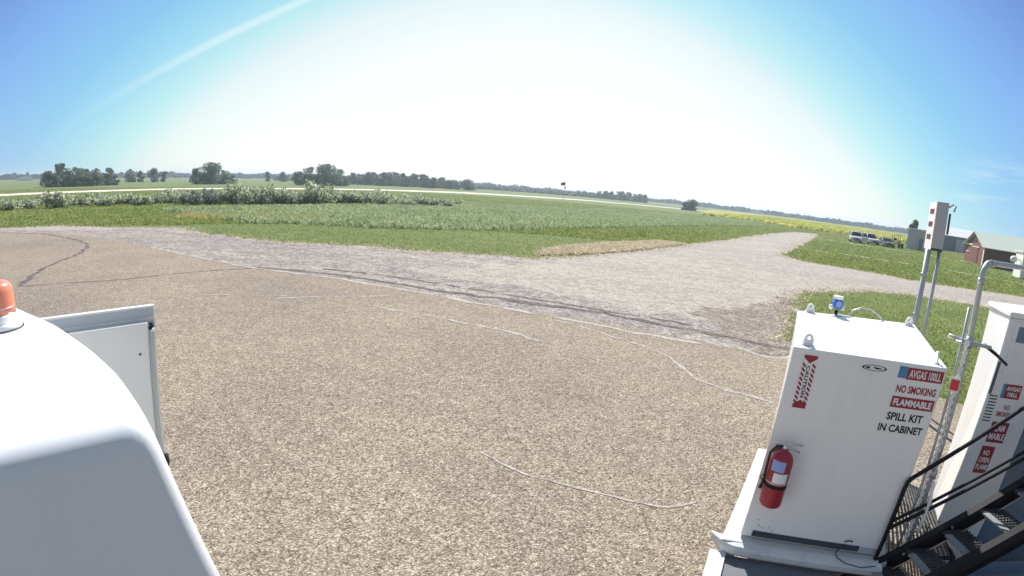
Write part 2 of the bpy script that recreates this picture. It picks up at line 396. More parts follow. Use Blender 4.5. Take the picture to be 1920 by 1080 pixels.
_fonts = {}
def text_part(txt, mat, parent, origin, u, up, width, height, bold=0.02, name='lettering', shear=0.0):
    """flat raised lettering filling width x height, centred on origin"""
    cu = bpy.data.curves.new('t', 'FONT'); cu.body = txt; cu.align_x = 'CENTER'; cu.align_y = 'CENTER'
    cu.offset = bold; cu.extrude = 0.0; cu.shear = shear; cu.resolution_u = 3
    ob = bpy.data.objects.new('t', cu); col.objects.link(ob)
    dg = bpy.context.evaluated_depsgraph_get(); dg.update()
    me = bpy.data.meshes.new_from_object(ob.evaluated_get(dg))
    bpy.data.objects.remove(ob); bpy.data.curves.remove(cu)
    co = np.array([v.co[:] for v in me.vertices]); lo, hi = co.min(0), co.max(0)
    u = Vector(u).normalized(); up = Vector(up).normalized(); off = root_loc(parent)
    sx, sy = width / (hi[0] - lo[0]), height / (hi[1] - lo[1])
    for v in me.vertices:
        x = (v.co.x - (lo[0] + hi[0]) / 2) * sx; y = (v.co.y - (lo[1] + hi[1]) / 2) * sy
        v.co = Vector(origin) + u * x + up * y - off
    me.name = name; me.materials.clear(); me.materials.append(mat)
    o = bpy.data.objects.new(name, me); col.objects.link(o); o.parent = parent
    return o

def in_poly(P, poly):
    x, y = P[:, 0], P[:, 1]; ins = np.zeros(len(P), bool); n = len(poly)
    for i in range(n):
        x1, y1 = poly[i]; x2, y2 = poly[(i + 1) % n]
        c = ((y1 > y) != (y2 > y)) & (x < (x2 - x1) * (y - y1) / (y2 - y1 + 1e-12) + x1)
        ins ^= c
    return ins
def ragged(poly, step=0.35, amp=0.12, seed=1, closed=True):
    r = np.random.default_rng(seed); out = []; n = len(poly)
    ph = r.random(8) * 6.28; s = 0
    for i in range(n if closed else n - 1):
        a = np.array(poly[i]); b = np.array(poly[(i + 1) % n]); L = np.linalg.norm(b - a)
        d = np.hypot(*((a + b) / 2)); st = max(step, d * 0.012); k = max(1, int(L / st)); nrm = np.array([-(b - a)[1], (b - a)[0]]) / (L + 1e-9)
        for j in range(k):
            t = j / k; s += L / k
            w = math.sin(s * 0.9 + ph[0]) + 0.7 * math.sin(s * 2.3 + ph[1]) + 0.5 * math.sin(s * 5.1 + ph[2]) + r.normal() * 0.7
            out.append(tuple(a + (b - a) * t + nrm * w * amp))
    if not closed: out.append(tuple(poly[-1]))
    return out
def sheet(name, poly, z, mat):
    tris = tessellate_polygon([[Vector((p[0], p[1], 0)) for p in poly]])
    me = bpy.data.meshes.new(name)
    me.from_pydata([(p[0], p[1], z) for p in poly], [], [list(t) for t in tris])
    bm = bmesh.new(); bm.from_mesh(me)
    for f in bm.faces:
        if f.normal.z < 0: f.normal_flip()
    bm.to_mesh(me); bm.free(); me.materials.append(mat)
    o = bpy.data.objects.new(name, me); col.objects.link(o)
    return tag(o, kind='structure')
def ribbon(name, pts, w, z, mat, seed=3, gap=0.0):
    """thin worn strip along pts with uneven width and breaks"""
    r = np.random.default_rng(seed); P = []
    for i in range(len(pts) - 1):
        a, b = np.array(pts[i], float), np.array(pts[i + 1], float); L = np.linalg.norm(b - a); k = max(2, int(L / (w * 1.6 + 0.05)))
        for j in range(k): P.append(a + (b - a) * j / k)
    P.append(np.array(pts[-1], float)); P = np.array(P)
    sm = P.copy()
    for _ in range(6): sm[1:-1] = (sm[:-2] + sm[1:-1] * 2 + sm[2:]) / 4
    P = sm; vs = []; fs = []; T = np.gradient(P, axis=0); T /= np.linalg.norm(T, axis=1)[:, None] + 1e-9
    N = np.stack([-T[:, 1], T[:, 0]], 1)
    for i, p in enumerate(P):
        a = w * (0.5 + r.normal() * 0.22); b = w * (0.5 + r.normal() * 0.22); j = r.normal() * w * 0.22
        q1 = p + N[i] * (a + j); q2 = p - N[i] * (b - j)
        vs += [(q1[0], q1[1], z), (q2[0], q2[1], z)]
    for i in range(len(P) - 1):
        if r.random() < gap: continue
        fs.append((2 * i + 1, 2 * i + 3, 2 * i + 2, 2 * i))
    me = bpy.data.meshes.new(name); me.from_pydata(vs, [], fs); me.materials.append(mat)
    o = bpy.data.objects.new(name, me); col.objects.link(o)
    return tag(o, kind='structure')

# ------------------------------------------------------------------ ground
def disk(name, rad, z, mat):
    rings = [0, 20, 60, 150, 400, 1000, rad]; n = 72; vs = [(0, 0, z)]; fs = []
    for r_ in rings[1:]:
        vs += [(r_ * math.cos(2 * PI * k / n), r_ * math.sin(2 * PI * k / n), z) for k in range(n)]
    fs += [(0, 1 + k, 1 + (k + 1) % n) for k in range(n)]
    for i in range(len(rings) - 2):
        a = 1 + i * n; b = a + n
        fs += [(a + k, b + k, b + (k + 1) % n, a + (k + 1) % n) for k in range(n)]
    me = bpy.data.meshes.new(name); me.from_pydata(vs, [], fs); me.materials.append(mat)
    o = bpy.data.objects.new(name, me); col.objects.link(o); return tag(o, kind='structure')
disk('grass_field', 2600, 0.0, M['grassground'])
PAD = [(-45, 24), (-26.7, 19.6), (-25.46, 21.2), (-19.82, 20.0), (-15.79, 18.6), (-10.75, 16.1), (-8.79, 15.4), (-6.04, 14.9), (-3.02, 13.8), (0.04, 12.4), (2.23, 11.6), (4.11, 10.4), (6.04, 9.4), (8, 7.6), (10, 5), (12, -2), (10, -14), (-50, -14)]
ROAD = [(-45, 23), (-30.6, 21.9), (-28.0, 23.9), (-19.1, 25.4), (-15.5, 23.3), (-11.6, 22.0), (-6.9, 22.0), (-2.5, 22.0), (0.8, 21.8), (4.15, 25.0), (9.9, 32.2), (19.5, 45.0), (36.3, 68.3), (52.4, 88.1), (60.8, 92.6),
        (46, 71), (28.96, 47.2), (19.9, 34.5), (19.6, 31.7), (22.65, 29.6), (25, 26.9), (28.2, 25.3), (33.2, 24.1), (45, 22), (70, 18), (70, 10), (45, 13), (30, 15.5), (24.3, 17.6), (22.6, 19.0), (19.6, 20.2), (16.4, 20.3), (12.6, 18.7), (10.0, 16.5), (8.35, 13.2), (6.8, 10.9), (6.2, 8.5), (0, 9), (-10, 12), (-25, 16), (-45, 19)]
PADr = ragged(PAD, 0.3, 0.07, 5); ROADr = ragged(ROAD, 0.3, 0.13, 6)
sheet('gravel_road', ROADr, 0.004, M['road'])
OLD = [(-45, 20), (-26, 21.6), (-21, 24.4), (-16.5, 23.3), (-11.8, 21.6), (-7, 21.4), (-2, 21.2), (1.2, 20.6), (-1.5, 18.2), (-4.5, 17.4), (-1, 15.6), (2, 14.2), (5.8, 12.4), (5.4, 10.3), (0, 10.8), (-8, 13.5), (-20, 17.0), (-45, 17)]
sheet('worn_road', ragged(OLD, 0.3, 0.22, 16), 0.006, M['oldroad'])
sheet('gravel_pad', PADr, 0.008, M['pad'])
RUN = [(-140, 20), (-83, 59.7), (-79.7, 73), (-72, 98), (-58, 116), (-42, 142), (-20.9, 172), (5.6, 193), (30.1, 216), (54, 223), (100.6, 244), (180, 300), (180, 330), (100, 262), (54, 243), (30, 240), (6.5, 222), (-23.8, 203), (-47, 163), (-66, 128), (-82, 104), (-90, 80), (-93.6, 66), (-150, 25)]
sheet('runway', ragged(RUN, 2, 0.5, 9), 0.006, M['runway'])
sheet('damp_patch', ragged([(5.2, 12.9), (6.4, 14.3), (8.3, 15.6), (10.0, 16.6), (8.6, 13.6), (7.3, 11.3), (6.6, 9.8), (5.2, 10.5), (4.0, 11.2), (5.0, 11.8)], 0.12, 0.28, 12), 0.010, M['dark'])
ribbon('tar_crack', [(-27.97, 20), (-25, 20.5), (-21.8, 19.5), (-18.8, 18), (-17, 15.9), (-15.8, 13.3), (-14.9, 11.7), (-13.6, 10.2)], 0.15, 0.013, M['crack'], 3, 0.04)
ribbon('tar_crack', [(-13.55, 10.17), (-12.7, 11.0), (-11.3, 12.0), (-10.5, 13.3), (-9.5, 14.3), (-8.6, 15.1)], 0.07, 0.013, M['crack'], 4, 0.15)
ribbon('tyre_track', [(-8.5, 15.3), (-5.8, 15.3), (-3.1, 14.2), (-0.9, 13.5), (2, 12.7), (4.5, 11.45), (6.4, 10.1)], 0.24, 0.013, M['crack'], 5)
ribbon('tyre_track', [(-6.3, 15.9), (-4.4, 15.6), (-2.55, 14.9), (0, 13.9), (2.35, 12.9), (4.6, 11.9)], 0.13, 0.013, M['crack'], 6, 0.15)
ribbon('sand_streak', [(-5.85, 11.54), (-4.6, 12.16), (-3.2, 12.7)], 0.086, 0.013, M['pale'], 7, 0.04)
ribbon('sand_streak', [(-3.44, 11.55), (-2.15, 11.07), (-1.12, 10.7), (-0.05, 10.3), (0.6, 9.7)], 0.086, 0.013, M['pale'], 8, 0.04)
ribbon('sand_streak', [(1.06, 11.5), (1.96, 10.7), (2.74, 9.87), (3.17, 9.35), (3.29, 8.65), (3.23, 8.09), (3.7, 7.54), (4.37, 7.06)], 0.073, 0.013, M['pale'], 9, 0.04)
ribbon('sand_streak', [(-0.23, 5.18), (0, 4.97), (0.26, 4.76), (0.93, 4.51), (1.61, 4.21), (1.88, 4.18), (2.12, 4.34)], 0.031, 0.013, M['pale'], 11, 0.04)
ribbon('sand_streak', [(-15.3, 18.2), (-12.75, 16.95), (-8.64, 15.2), (-5.7, 14.6), (-3.1, 13.65), (0, 12.25), (1.3, 11.6), (4.2, 10.2)], 0.145, 0.013, M['pale'], 12, 0.04)
ribbon('sand_streak', [(-9.1, 10.2), (-7.6, 11.3), (-5.7, 11.8)], 0.043, 0.013, M['pale'], 13, 0.04)
ribbon('mown_strip', [(26.5, 43.6), (32.5, 42.5), (36.5, 40.5), (41.2, 38.0), (44, 35.0), (46, 32)], 0.55, 0.016, M['runway'], 14, 0.35)
ribbon('mown_strip', [(46.8, 71), (53.3, 66.5), (62, 63.0), (66, 57.1)], 0.8, 0.016, M['runway'], 15, 0.35)

CAN = [(51, 136), (68, 134), (74, 121), (93.8, 118), (110, 110), (330, 380), (353, 473), (333, 551), (210, 442), (150, 385)]
sheet('yellow_crop_field', ragged(CAN, 3, 1.2, 20), 0.012, M['canola'])

# ------------------------------------------------------------------ grass, weeds, crop
def blades(name, pts, h, w, mat, label, cat='grass', lean=0.4, quads=False):
    n = len(pts); hh = h * (0.55 + 0.9 * rng.random(n)); ww = w * (0.6 + 0.8 * rng.random(n)); a = rng.random(n) * PI * 2
    dx, dy = np.cos(a) * ww / 2, np.sin(a) * ww / 2
    lx, ly = rng.normal(size=n) * hh * lean, rng.normal(size=n) * hh * lean
    x, y = pts[:, 0], pts[:, 1]; z = np.zeros(n) - 0.02
    if quads:
        k = 0.35
        V = np.stack([np.stack([x - dx * k, y - dy * k, z], 1), np.stack([x + dx * k, y + dy * k, z], 1), np.stack([x + dx + lx, y + dy + ly, z + hh], 1), np.stack([x - dx + lx, y - dy + ly, z + hh * 0.85], 1)], 1)
        o = fast_mesh(name, V.reshape(-1, 3), 4, mat)
    else:
        V = np.stack([np.stack([x - dx, y - dy, z], 1), np.stack([x + dx, y + dy, z], 1), np.stack([x + lx, y + ly, z + hh], 1)], 1)
        o = fast_mesh(name, V.reshape(-1, 3), 3, mat)
    return tag(o, label, cat, kind='stuff')
def scatter_poly(poly, n, seed):
    r = np.random.default_rng(seed); P = np.array(poly); lo, hi = P.min(0), P.max(0); out = []; c = 0
    while c < n:
        q = lo + (hi - lo) * r.random((n * 3, 2)); q = q[in_poly(q, poly)]; out.append(q); c += len(q)
    return np.concatenate(out)[:n]
def polar(n, az0, az1, d0, d1, seed, p=1.0):
    r = np.random.default_rng(seed); az = np.radians(az0 + (az1 - az0) * r.random(n)); d = d0 * (d1 / d0) ** (r.random(n) ** p)
    return np.stack([np.sin(az) * d, np.cos(az) * d], 1)
VEG = [(-17, 29.5), (-14.4, 30.8), (-8.9, 30.8), (-4.1, 32.7), (-0.3, 35.8), (9.1, 46.9), (24.1, 67.0), (50, 98.4), (60, 112), (72, 144), (52, 136.6), (19.7, 103.8), (2.5, 84), (-9.8, 83), (-11.8, 65), (-22.3, 49.1), (-31, 38.2)]
STRAW = [(1.0, 23.0), (1.8, 23.4), (3.45, 24.6), (6.3, 27.6), (9.45, 31.9), (12.5, 35.6), (10.5, 36.5), (8.3, 34.0), (5.4, 31.0), (2.7, 27.5), (1.4, 25.0)]
g = polar(420000, -58, 62, 8, 150, 31, 0.8)
def near_line(P, L, w):
    k = np.zeros(len(P), bool)
    for a, b in zip(L[:-1], L[1:]):
        a, b = np.array(a, float), np.array(b, float); d = b - a
        t = np.clip(((P - a) @ d) / (d @ d), 0, 1); k |= np.hypot(*(P - a - t[:, None] * d).T) < w
    return k
LINE1 = [(26.5, 43.6), (32.5, 42.5), (36.5, 40.5), (41.2, 38.0), (44, 35.0), (46, 32)]; LINE2 = [(46.8, 71), (53.3, 66.5), (62, 63.0), (66, 57.1)]
keep = ~in_poly(g, ROADr) & ~in_poly(g, PADr) & ~in_poly(g, VEG) & ~in_poly(g, RUN) & ~near_line(g, LINE1, .5) & ~near_line(g, LINE2, .7)
g = g[keep]
d_ = np.hypot(g[:, 0], g[:, 1])
near = g[d_ < 34]; far = g[d_ >= 34]
blades('grass', near, 0.075, 0.055, M['grass'], 'short green grass along the gravel edges')
blades('grass', far, 0.11, 0.20, M['grass'], 'open green grassland of the airfield beyond the gravel')
v_ = scatter_poly(VEG, 190000, 32)
blades('weeds', v_, 0.28, 0.12, M['weeds'], 'band of taller grey green weeds in front of the runway', 'weeds', quads=True)
s_ = scatter_poly(STRAW, 16000, 33)
blades('straw', s_, 0.16, 0.10, M['straw'], 'dry straw coloured stubble at the edge of the gravel road', 'straw', 0.8)
f_ = scatter_poly([(-24, 30.5), (-25, 35), (-20, 39), (-14.5, 37), (-13.5, 34), (-17.5, 32)], 3000, 34)
blades('flowers', f_, 0.30, 0.11, M['flowers'], 'patch of yellow orange wildflowers in the grass', 'flowers', 0.3)
c_ = scatter_poly([(51, 136), (68, 134), (74, 121), (93.8, 118), (110, 110), (200, 215), (230, 330), (150, 290)], 45000, 35)
blades('yellow_crop', c_, 0.75, 1.1, M['canolacrop'], 'yellow flowering crop beyond the parked vehicles', 'crop', quads=True)
e_ = []
for poly, n_, sd in ((ROADr, 26000, 36),):
    P = np.array(poly); k = rng.integers(0, len(P), n_); q = P[k] + rng.normal(size=(n_, 2)) * (0.12 + 0.010 * np.hypot(P[k, 0], P[k, 1]))[:, None]
    q = q[(np.hypot(q[:, 0], q[:, 1]) < 110) & ~in_poly(q, PADr)]; e_.append(q)
blades('grass', np.concatenate(e_), 0.08, 0.08, M['straw'], 'dry grass tufts fringing the gravel road', lean=0.8)
# loose stones
def stones(n, sel, smin, smax, seed, name, label, mat):
    r = np.random.default_rng(seed); q = sel(r, n); n = len(q); s = smin * (smax / smin) ** (r.random(n) ** 2)
    base = np.array([(1, 0, 0), (0, 1, 0), (-1, 0, 0), (0, -1, 0), (0, 0, 0.9)], float); F_ = [(0, 1, 4), (1, 2, 4), (2, 3, 4), (3, 0, 4)]
    a = r.random(n) * 6.28; ca, sa = np.cos(a), np.sin(a); st = 0.6 + 0.6 * r.random((n, 5))
    B = base[None] * st[:, :, None] * s[:, None, None]
    X = B[:, :, 0] * ca[:, None] - B[:, :, 1] * sa[:, None] * 0.8 + q[:, None, 0]; Y = B[:, :, 0] * sa[:, None] + B[:, :, 1] * ca[:, None] * 0.8 + q[:, None, 1]; Z = B[:, :, 2] * 0.8 + 0.008
    V = np.stack([X, Y, Z], 2); T = V[:, np.array(F_)].reshape(-1, 3)
    return tag(fast_mesh(name, T, 3, mat), label, 'gravel', kind='stuff')
M['chip'] = leafy('stone_chips', (0.10, 0.075, 0.055), (0.62, 0.54, 0.42), (0.32, 0.26, 0.18), scale=3, trans=0)
def selpad(r, n):
    q = polar(n, -44, 40, 3.2, 14, int(r.integers(1, 999)), 0.85); return q[in_poly(q, PADr)]
stones(26000, selpad, 0.005, 0.013, 41, 'gravel', 'loose tan stone chips scattered over the gravel pad', M['chip'])

# ------------------------------------------------------------------ trees and shrubs
def leaf_cloud(n, centres, radii, size, seed, flat=0.8, shell=0.55):
    r = np.random.default_rng(seed); k = r.integers(0, len(centres), n)
    d = r.normal(size=(n, 3)); d /= np.linalg.norm(d, axis=1)[:, None]
    rad = shell + (1 - shell) * r.random(n) ** 0.5
    P = centres[k] + d * (rad * radii[k])[:, None] * np.array([1, 1, flat])
    a = r.normal(size=(n, 3)); a /= np.linalg.norm(a, axis=1)[:, None]
    b = np.cross(a, r.normal(size=(n, 3))); b /= np.linalg.norm(b, axis=1)[:, None]
    s = (size * (0.5 + r.random(n)))[:, None]
    P[:, 2] = np.maximum(P[:, 2], size * 0.4)
    V = np.stack([P - a * s * 0.5, P + b * s * 0.35, P + a * s * 0.5, P - b * s * 0.35], 1)
    V[:, :, 2] = np.maximum(V[:, :, 2], 0.01)
    return V.reshape(-1, 3)
def tree_proto(h, w, seed, mat, nleaf=1500, leaf=0.55, low=0.12, lobes=16):
    r = np.random.default_rng(seed)
    root = thing('tree', 'tree', 'tree')
    tr = MB(); tr.tube([(0, 0, -0.1), (0.1, 0.05, h * 0.3), (0.0, 0.1, h * 0.62)], [h * 0.035, h * 0.026, h * 0.012], 8)
    cs = []; rs = []
    for i in range(lobes):
        z = h * (low + (0.86 - low) * r.random()); t = z / h
        prof = math.sqrt(max(0.05, 1 - ((t - 0.42) / 0.58) ** 2)); a = r.random() * 6.28; q = w * 0.5 * prof * math.sqrt(r.random()) * 0.85
        cs.append((q * math.cos(a), q * math.sin(a), z)); rs.append(w * (0.15 + 0.10 * r.random()))
        if i % 2 == 0: tr.tube([(0.03, 0.05, h * 0.2 + 0.25 * z), (q * math.cos(a) * 0.5, q * math.sin(a) * 0.5, z * 0.8), (q * math.cos(a), q * math.sin(a), z)], [h * 0.012, h * 0.008, h * 0.003], 5)
    cs.append((r.normal() * w * 0.05, 0, h * 0.9)); rs.append(w * 0.12)
    tr.build('trunk', M['bark'], root)
    V = leaf_cloud(nleaf, np.array(cs), np.array(rs), leaf, seed)
    fast_mesh('crown', V, 4, mat, root)
    return root
def place_tree(proto, az, d, h0, h, wscale, label, group, first):
    o = proto if first else copy_tree(proto)
    o.location = (math.sin(R(az)) * d, math.cos(R(az)) * d, 0)
    s = h / h0; o.scale = (s * wscale, s * wscale, s); o.rotation_euler.z = random.random() * 6.28
    o['label'] = label; o['category'] = 'tree'
    if group: o['group'] = group
    return o
P1 = tree_proto(7.0, 6.5, 51, M['leafdark'], 3600, 0.42, low=0.02, lobes=24)
P2 = tree_proto(7.0, 7.5, 52, M['leaf'], 3600, 0.45, low=0.02, lobes=24)
P3 = tree_proto(5.0, 4.0, 53, M['leafdark'], 1400, 0.45, low=0.05, lobes=18)
P4 = tree_proto(7.0, 9.0, 54, M['leafdark'], 5000, 0.42, low=0.0, lobes=40)
used = {}
def T(p, h0, az, d, h, w, label, group=None):
    f = id(p) not in used; used[id(p)] = 1
    return place_tree(p, az, d, h0, h, w, label, group, f)
GA = 'trees of the dark clump at far left'
LA = 'dark tree in the leftmost clump beyond the pale runway'
T(P1, 7, -49.7, 172, 4.6, 1.3, 'low outermost tree at the left end of the leftmost dark clump')
T(P1, 7, -48.5, 176, 6.9, 0.85, 'tallest tree of the leftmost dark clump beyond the runway')
T(P2, 7, -47.3, 174, 5.6, 1.25, LA, GA); T(P1, 7, -46.3, 178, 5.2, 1.3, LA, GA); T(P2, 7, -45.3, 180, 5.3, 0.9, LA, GA); T(P3, 5, -49.2, 170, 3.3, 1.3, LA, GA)
T(P3, 5, -45.9, 172, 3.0, 1.5, LA, GA); T(P1, 7, -44.5, 184, 3.9, 1.6, LA, GA); T(P3, 5, -43.5, 186, 3.2, 1.4, 'low tree at the right end of the leftmost dark clump')
T(P3, 5, -44.1, 250, 6.4, 0.9, 'slim tree standing just right of the leftmost clump')
T(P2, 7, -42.0, 260, 6.0, 0.8, 'left tree of the three small trees between the two left clumps')
T(P3, 5, -41.0, 262, 5.2, 0.9, 'middle tree of the three small trees between the two left clumps')
T(P1, 7, -39.7, 258, 6.5, 0.9, 'right and tallest tree of the three small trees between the two left clumps')
T(P3, 5, -38.6, 270, 5.0, 1.1, 'small bush right of the three small trees')
GB = 'trees of the rounded clump'
T(P4, 7, -33.9, 198, 7.7, 1.0, 'large round dark tree in the middle of the second clump from the left')
T(P1, 7, -35.3, 200, 5.8, 0.9, 'left shoulder tree of the second clump from the left')
T(P2, 7, -32.6, 202, 5.2, 1.0, 'right shoulder tree of the second clump from the left')
T(P3, 5, -31.6, 205, 3.4, 1.2, 'low tree at the right foot of the second clump from the left')
GC = 'trees of the third clump'
T(P4, 7, -21.4, 215, 8.7, 1.05, 'large dark tree topping the third clump of trees')
T(P2, 7, -23.2, 212, 7.4, 1.1, 'left leaning tree in the third clump of trees')
T(P1, 7, -24.4, 216, 5.6, 1.2, 'low tree at the left edge of the third clump of trees')
T(P2, 7, -20.0, 220, 7.0, 1.15, 'right tree of the third clump of trees')
T(P3, 5, -22.4, 208, 4.6, 1.4, 'bushy front tree of the third clump of trees')
T(P1, 7, -26.2, 330, 6.4, 1.0, 'distant tree a little left of the third clump'); T(P3, 5, -27.9, 330, 6.2, 0.8, 'thin distant tree left of the third clump')
LD = 'tree in the distant row right of the third clump'; GD = 'distant row of trees right of the third clump'
for i in range(24):
    az = -18.6 + i * 0.56 + random.uniform(-0.2, 0.2)
    hmax = 3 + 300 * math.tan(R(1.15 - 0.035 * abs(i - 9)))
    T((P1, P2, P3, P4)[i % 4], (7, 7, 5, 7)[i % 4], az, 300 + random.uniform(-15, 25), hmax * random.uniform(0.68, 1.0), random.uniform(0.8, 1.15), LD, GD)
for i in range(9):
    az = 9.2 + i * 0.62
    T((P2, P1, P3)[i % 3], (7, 7, 5)[i % 3], az, 420 + random.uniform(-15, 25), (8.3 - 0.35 * abs(i - 3)) * random.uniform(0.85, 1.05), 1.1, 'tree in the small far grove right of the windsock', 'far grove right of the windsock')
T(P4, 7, 19.4, 232, 4.9, 1.1, 'lone round bush beside the far end of the runway')
T(P3, 5, 18.7, 230, 3.6, 1.3, 'smaller bush touching the lone round bush by the runway')
T(P3, 5, 42.85, 118, 5.6, 0.6, 'small pointed tree rising behind the small grey shed')

def shrub_proto(w, h, seed, mat, n=520, leaf=0.24):
    r = np.random.default_rng(seed); root = thing('shrub', 'shrub', 'shrub'); cs = []; rs = []; st = MB()
    for i in range(9):
        a = r.random() * 6.28; q = w * 0.38 * math.sqrt(r.random()); z = h * (0.25 + 0.55 * r.random())
        cs.append((q * math.cos(a), q * math.sin(a), z)); rs.append(w * (0.14 + 0.1 * r.random()))
        st.tube([(0, 0, 0), (q * math.cos(a) * 0.5, q * math.sin(a) * 0.5, z * 0.6), (q * math.cos(a), q * math.sin(a), z)], [0.03, 0.02, 0.01], 5)
    st.build('stem', M['bark'], root)
    fast_mesh('foliage', leaf_cloud(n, np.array(cs), np.array(rs), leaf, seed, 0.9, 0.3), 4, mat, root)
    return root
SH = [shrub_proto(2.4, 1.3, 61, M['sage']), shrub_proto(2.0, 1.1, 62, M['sage']), shrub_proto(2.6, 1.2, 63, M['sagedark'])]
shu = {}
def S(p, az, d, s, zs, label, group=None):
    f = p not in shu; shu[p] = 1; o = SH[p] if f else copy_tree(SH[p])
    o.location = (math.sin(R(az)) * d, math.cos(R(az)) * d, 0); o.scale = (s, s, s * zs); o.rotation_euler.z = random.random() * 6.28
    o['label'] = label; o['category'] = 'shrub'
    if group: o['group'] = group
rs_ = random.Random(5)
for i in range(150):
    az = -56.0 + i * 48.8 / 149 + rs_.uniform(-0.5, 0.5); d = rs_.uniform(57, 66) + max(0, (az + 25) * 0.35)
    hgt = 0.75 + 0.5 * math.exp(-((az + 25) / 12) ** 2)
    if rs_.random() < (0.22 if az < -47 else 0.05) and az < -30: continue
    p = 2 if (-37 < az < -33.5 and rs_.random() < 0.8) or rs_.random() < 0.10 else rs_.choice((0, 1))
    S(p, az, d, rs_.uniform(0.75, 1.1), hgt * rs_.uniform(0.8, 1.2), 'pale sage green shrub in the long shrub row before the runway' if p < 2 else 'dark leaved shrub in the long shrub row before the runway', 'sage shrubs in the long row' if p < 2 else 'dark shrubs in the long row')
S(0, -31.6, 60, 1.2, 1.45, 'tallest sage shrub near the second clump of trees')
S(0, -22.2, 60, 1.3, 1.45, 'tall sage shrub in front of the third clump of trees')
S(1, -49.4, 58, 1.1, 1.3, 'tall sage shrub near the left end of the shrub row')

def far_wood(name, az0, az1, d, prof, seed, mat, label, n):
    r = np.random.default_rng(seed); az = az0 + (az1 - az0) * r.random(n); h = np.interp(az, [p[0] for p in prof], [p[1] for p in prof])
    top = 3 + d * np.tan(np.radians(h)); dd = d * (1 + 0.08 * r.random(n)); lump = 0.75 + 0.35 * np.abs(np.sin(az * 2.1 + np.sin(az * 5.7)) * np.cos(az * 0.9)) + 0.1 * r.random(n)
    rad = 1.6 + 1.6 * r.random(n); z = np.maximum(rad * 0.5, (top * lump - rad) * r.random(n) ** 0.6)
    C = np.stack([np.sin(np.radians(az)) * dd, np.cos(np.radians(az)) * dd, z], 1)
    V = leaf_cloud(n * 9, C, rad, 2.2, seed + 1, 0.8, 0.4)
    return tag(fast_mesh(name, V, 4, mat), label, 'wood', kind='stuff')
far_wood('distant_wood', -62, 62, 700, [(-62, .4), (-54, .40), (-29, .42), (-10, .6), (-4.4, .42), (8, .3), (13.6, .24), (20, .30), (31, .30), (43, .36), (62, .36)], 71, M['leafwood'], 'low dark tree line along the whole horizon', 9000)
far_wood('distant_wood', -27, 14, 430, [(-27, .15), (-22, .45), (-12, .55), (-5, .25), (2, .1), (6, .1), (9, .3), (14, .05)], 72, M['leafdark'], 'bluish middle distance trees in the centre left of the horizon', 2200)

# ------------------------------------------------------------------ far buildings and vehicles
def P3D(x, y, z): return (x, y, z)
def gable(name, label, cat, corners, eave, ridge, wallm, endm, roofm, over=0.35, parent=None):
    """corners: a,b = gable end facing the camera (left,right); c,d = far end (right,left)"""
    a, b, c, d = [Vector((p[0], p[1], 0)) for p in corners]
    root = thing(name, label, cat, ((a + b) / 2)[:])
    up = Vector((0, 0, 1)); m1 = (a + b) / 2; m2 = (c + d) / 2
    MB().add([a, b, b + up * eave, m1 + up * ridge, a + up * eave], [(0, 1, 2, 3, 4)]).add([d, c, c + up * eave, m2 + up * ridge, d + up * eave], [(0, 1, 2, 3, 4)]).build_each('gable_wall', endm, root)
    MB().add([b, c, c + up * eave, b + up * eave], [(0, 1, 2, 3)]).add([a, d, d + up * eave, a + up * eave], [(0, 1, 2, 3)]).build_each('side_wall', wallm, root)
    rf = MB(); ax = (m2 - m1).normalized() * over
    for s0, s1 in ((b, c), (a, d)):
        o = (s0 - m1).normalized(); drop = (ridge - eave) / (s0 - m1).length
        e0 = s0 + o * over + up * (eave - drop * over) - ax; e1 = s1 + o * over + up * (eave - drop * over) + ax
        r0 = m1 + up * ridge - ax; r1 = m2 + up * ridge + ax; t = up * 0.10
        rf.hexa([e0 + up * .02, e1 + up * .02, r1 + up * .02, r0 + up * .02], [e0 + t, e1 + t, r1 + t, r0 + t])
    roof = rf.build('roof', roofm, root)
    return root, (a, b, c, d)
ga, gb = (70.0, 63.1), (62.2, 52.6)
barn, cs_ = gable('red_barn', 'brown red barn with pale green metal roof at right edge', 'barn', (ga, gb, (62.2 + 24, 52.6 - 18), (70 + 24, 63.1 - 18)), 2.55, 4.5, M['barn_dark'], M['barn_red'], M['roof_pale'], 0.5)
A_, B_ = Vector((*ga, 0)), Vector((*gb, 0)); e_dir = (B_ - A_).normalized(); out = Vector((-0.8, 0.6, 0)).normalized()
e_ang = math.atan2(e_dir.y, e_dir.x)
mid = (A_ + B_) / 2
dr = MB().box(mid + out * 0.04 + e_dir * 0.8 + Vector((0, 0, 1.15)), (3.6, 0.06, 2.3), e_ang).build('sliding_door', M['barn_dark'], barn)
MB().box(mid + out * 0.09 + e_dir * 0.8 + Vector((0, 0, 2.36)), (4.4, 0.08, 0.12), e_ang).box(mid + out * 0.09 - e_dir * 4.3 + Vector((0, 0, 1.5)), (2.0, 0.05, 0.10), e_ang).build_each('door_rail', M['trim'], barn)
MB().box(A_ + out * 0.05 + e_dir * 2.6 + Vector((0, 0, 2.6)), (4.6, 0.12, 0.22), e_ang).build('gable_trim', M['trim'], barn)
MB().box(B_ + out * 0.05 - e_dir * 0.4 + Vector((0, 0, 1.25)), (0.5, 0.08, 2.4), e_ang).build('corner_board', M['trim'], barn)
w_ = MB().box(mid + out * 0.06 + Vector((0, 0, 3.4)), (1.0, 0.06, 0.7), e_ang).build('window', M['glass'], barn)
long_b, _ = gable('long_shed', 'long blue grey metal building with white roof behind the checkered board', 'building', ((107.5, 110.5), (97, 97.5), (128, 98), (140, 111)), 3.55, 5.6, M['corr_blue'], M['corr_blue'], M['roof_white'], 0.3)
rb_ = MB()
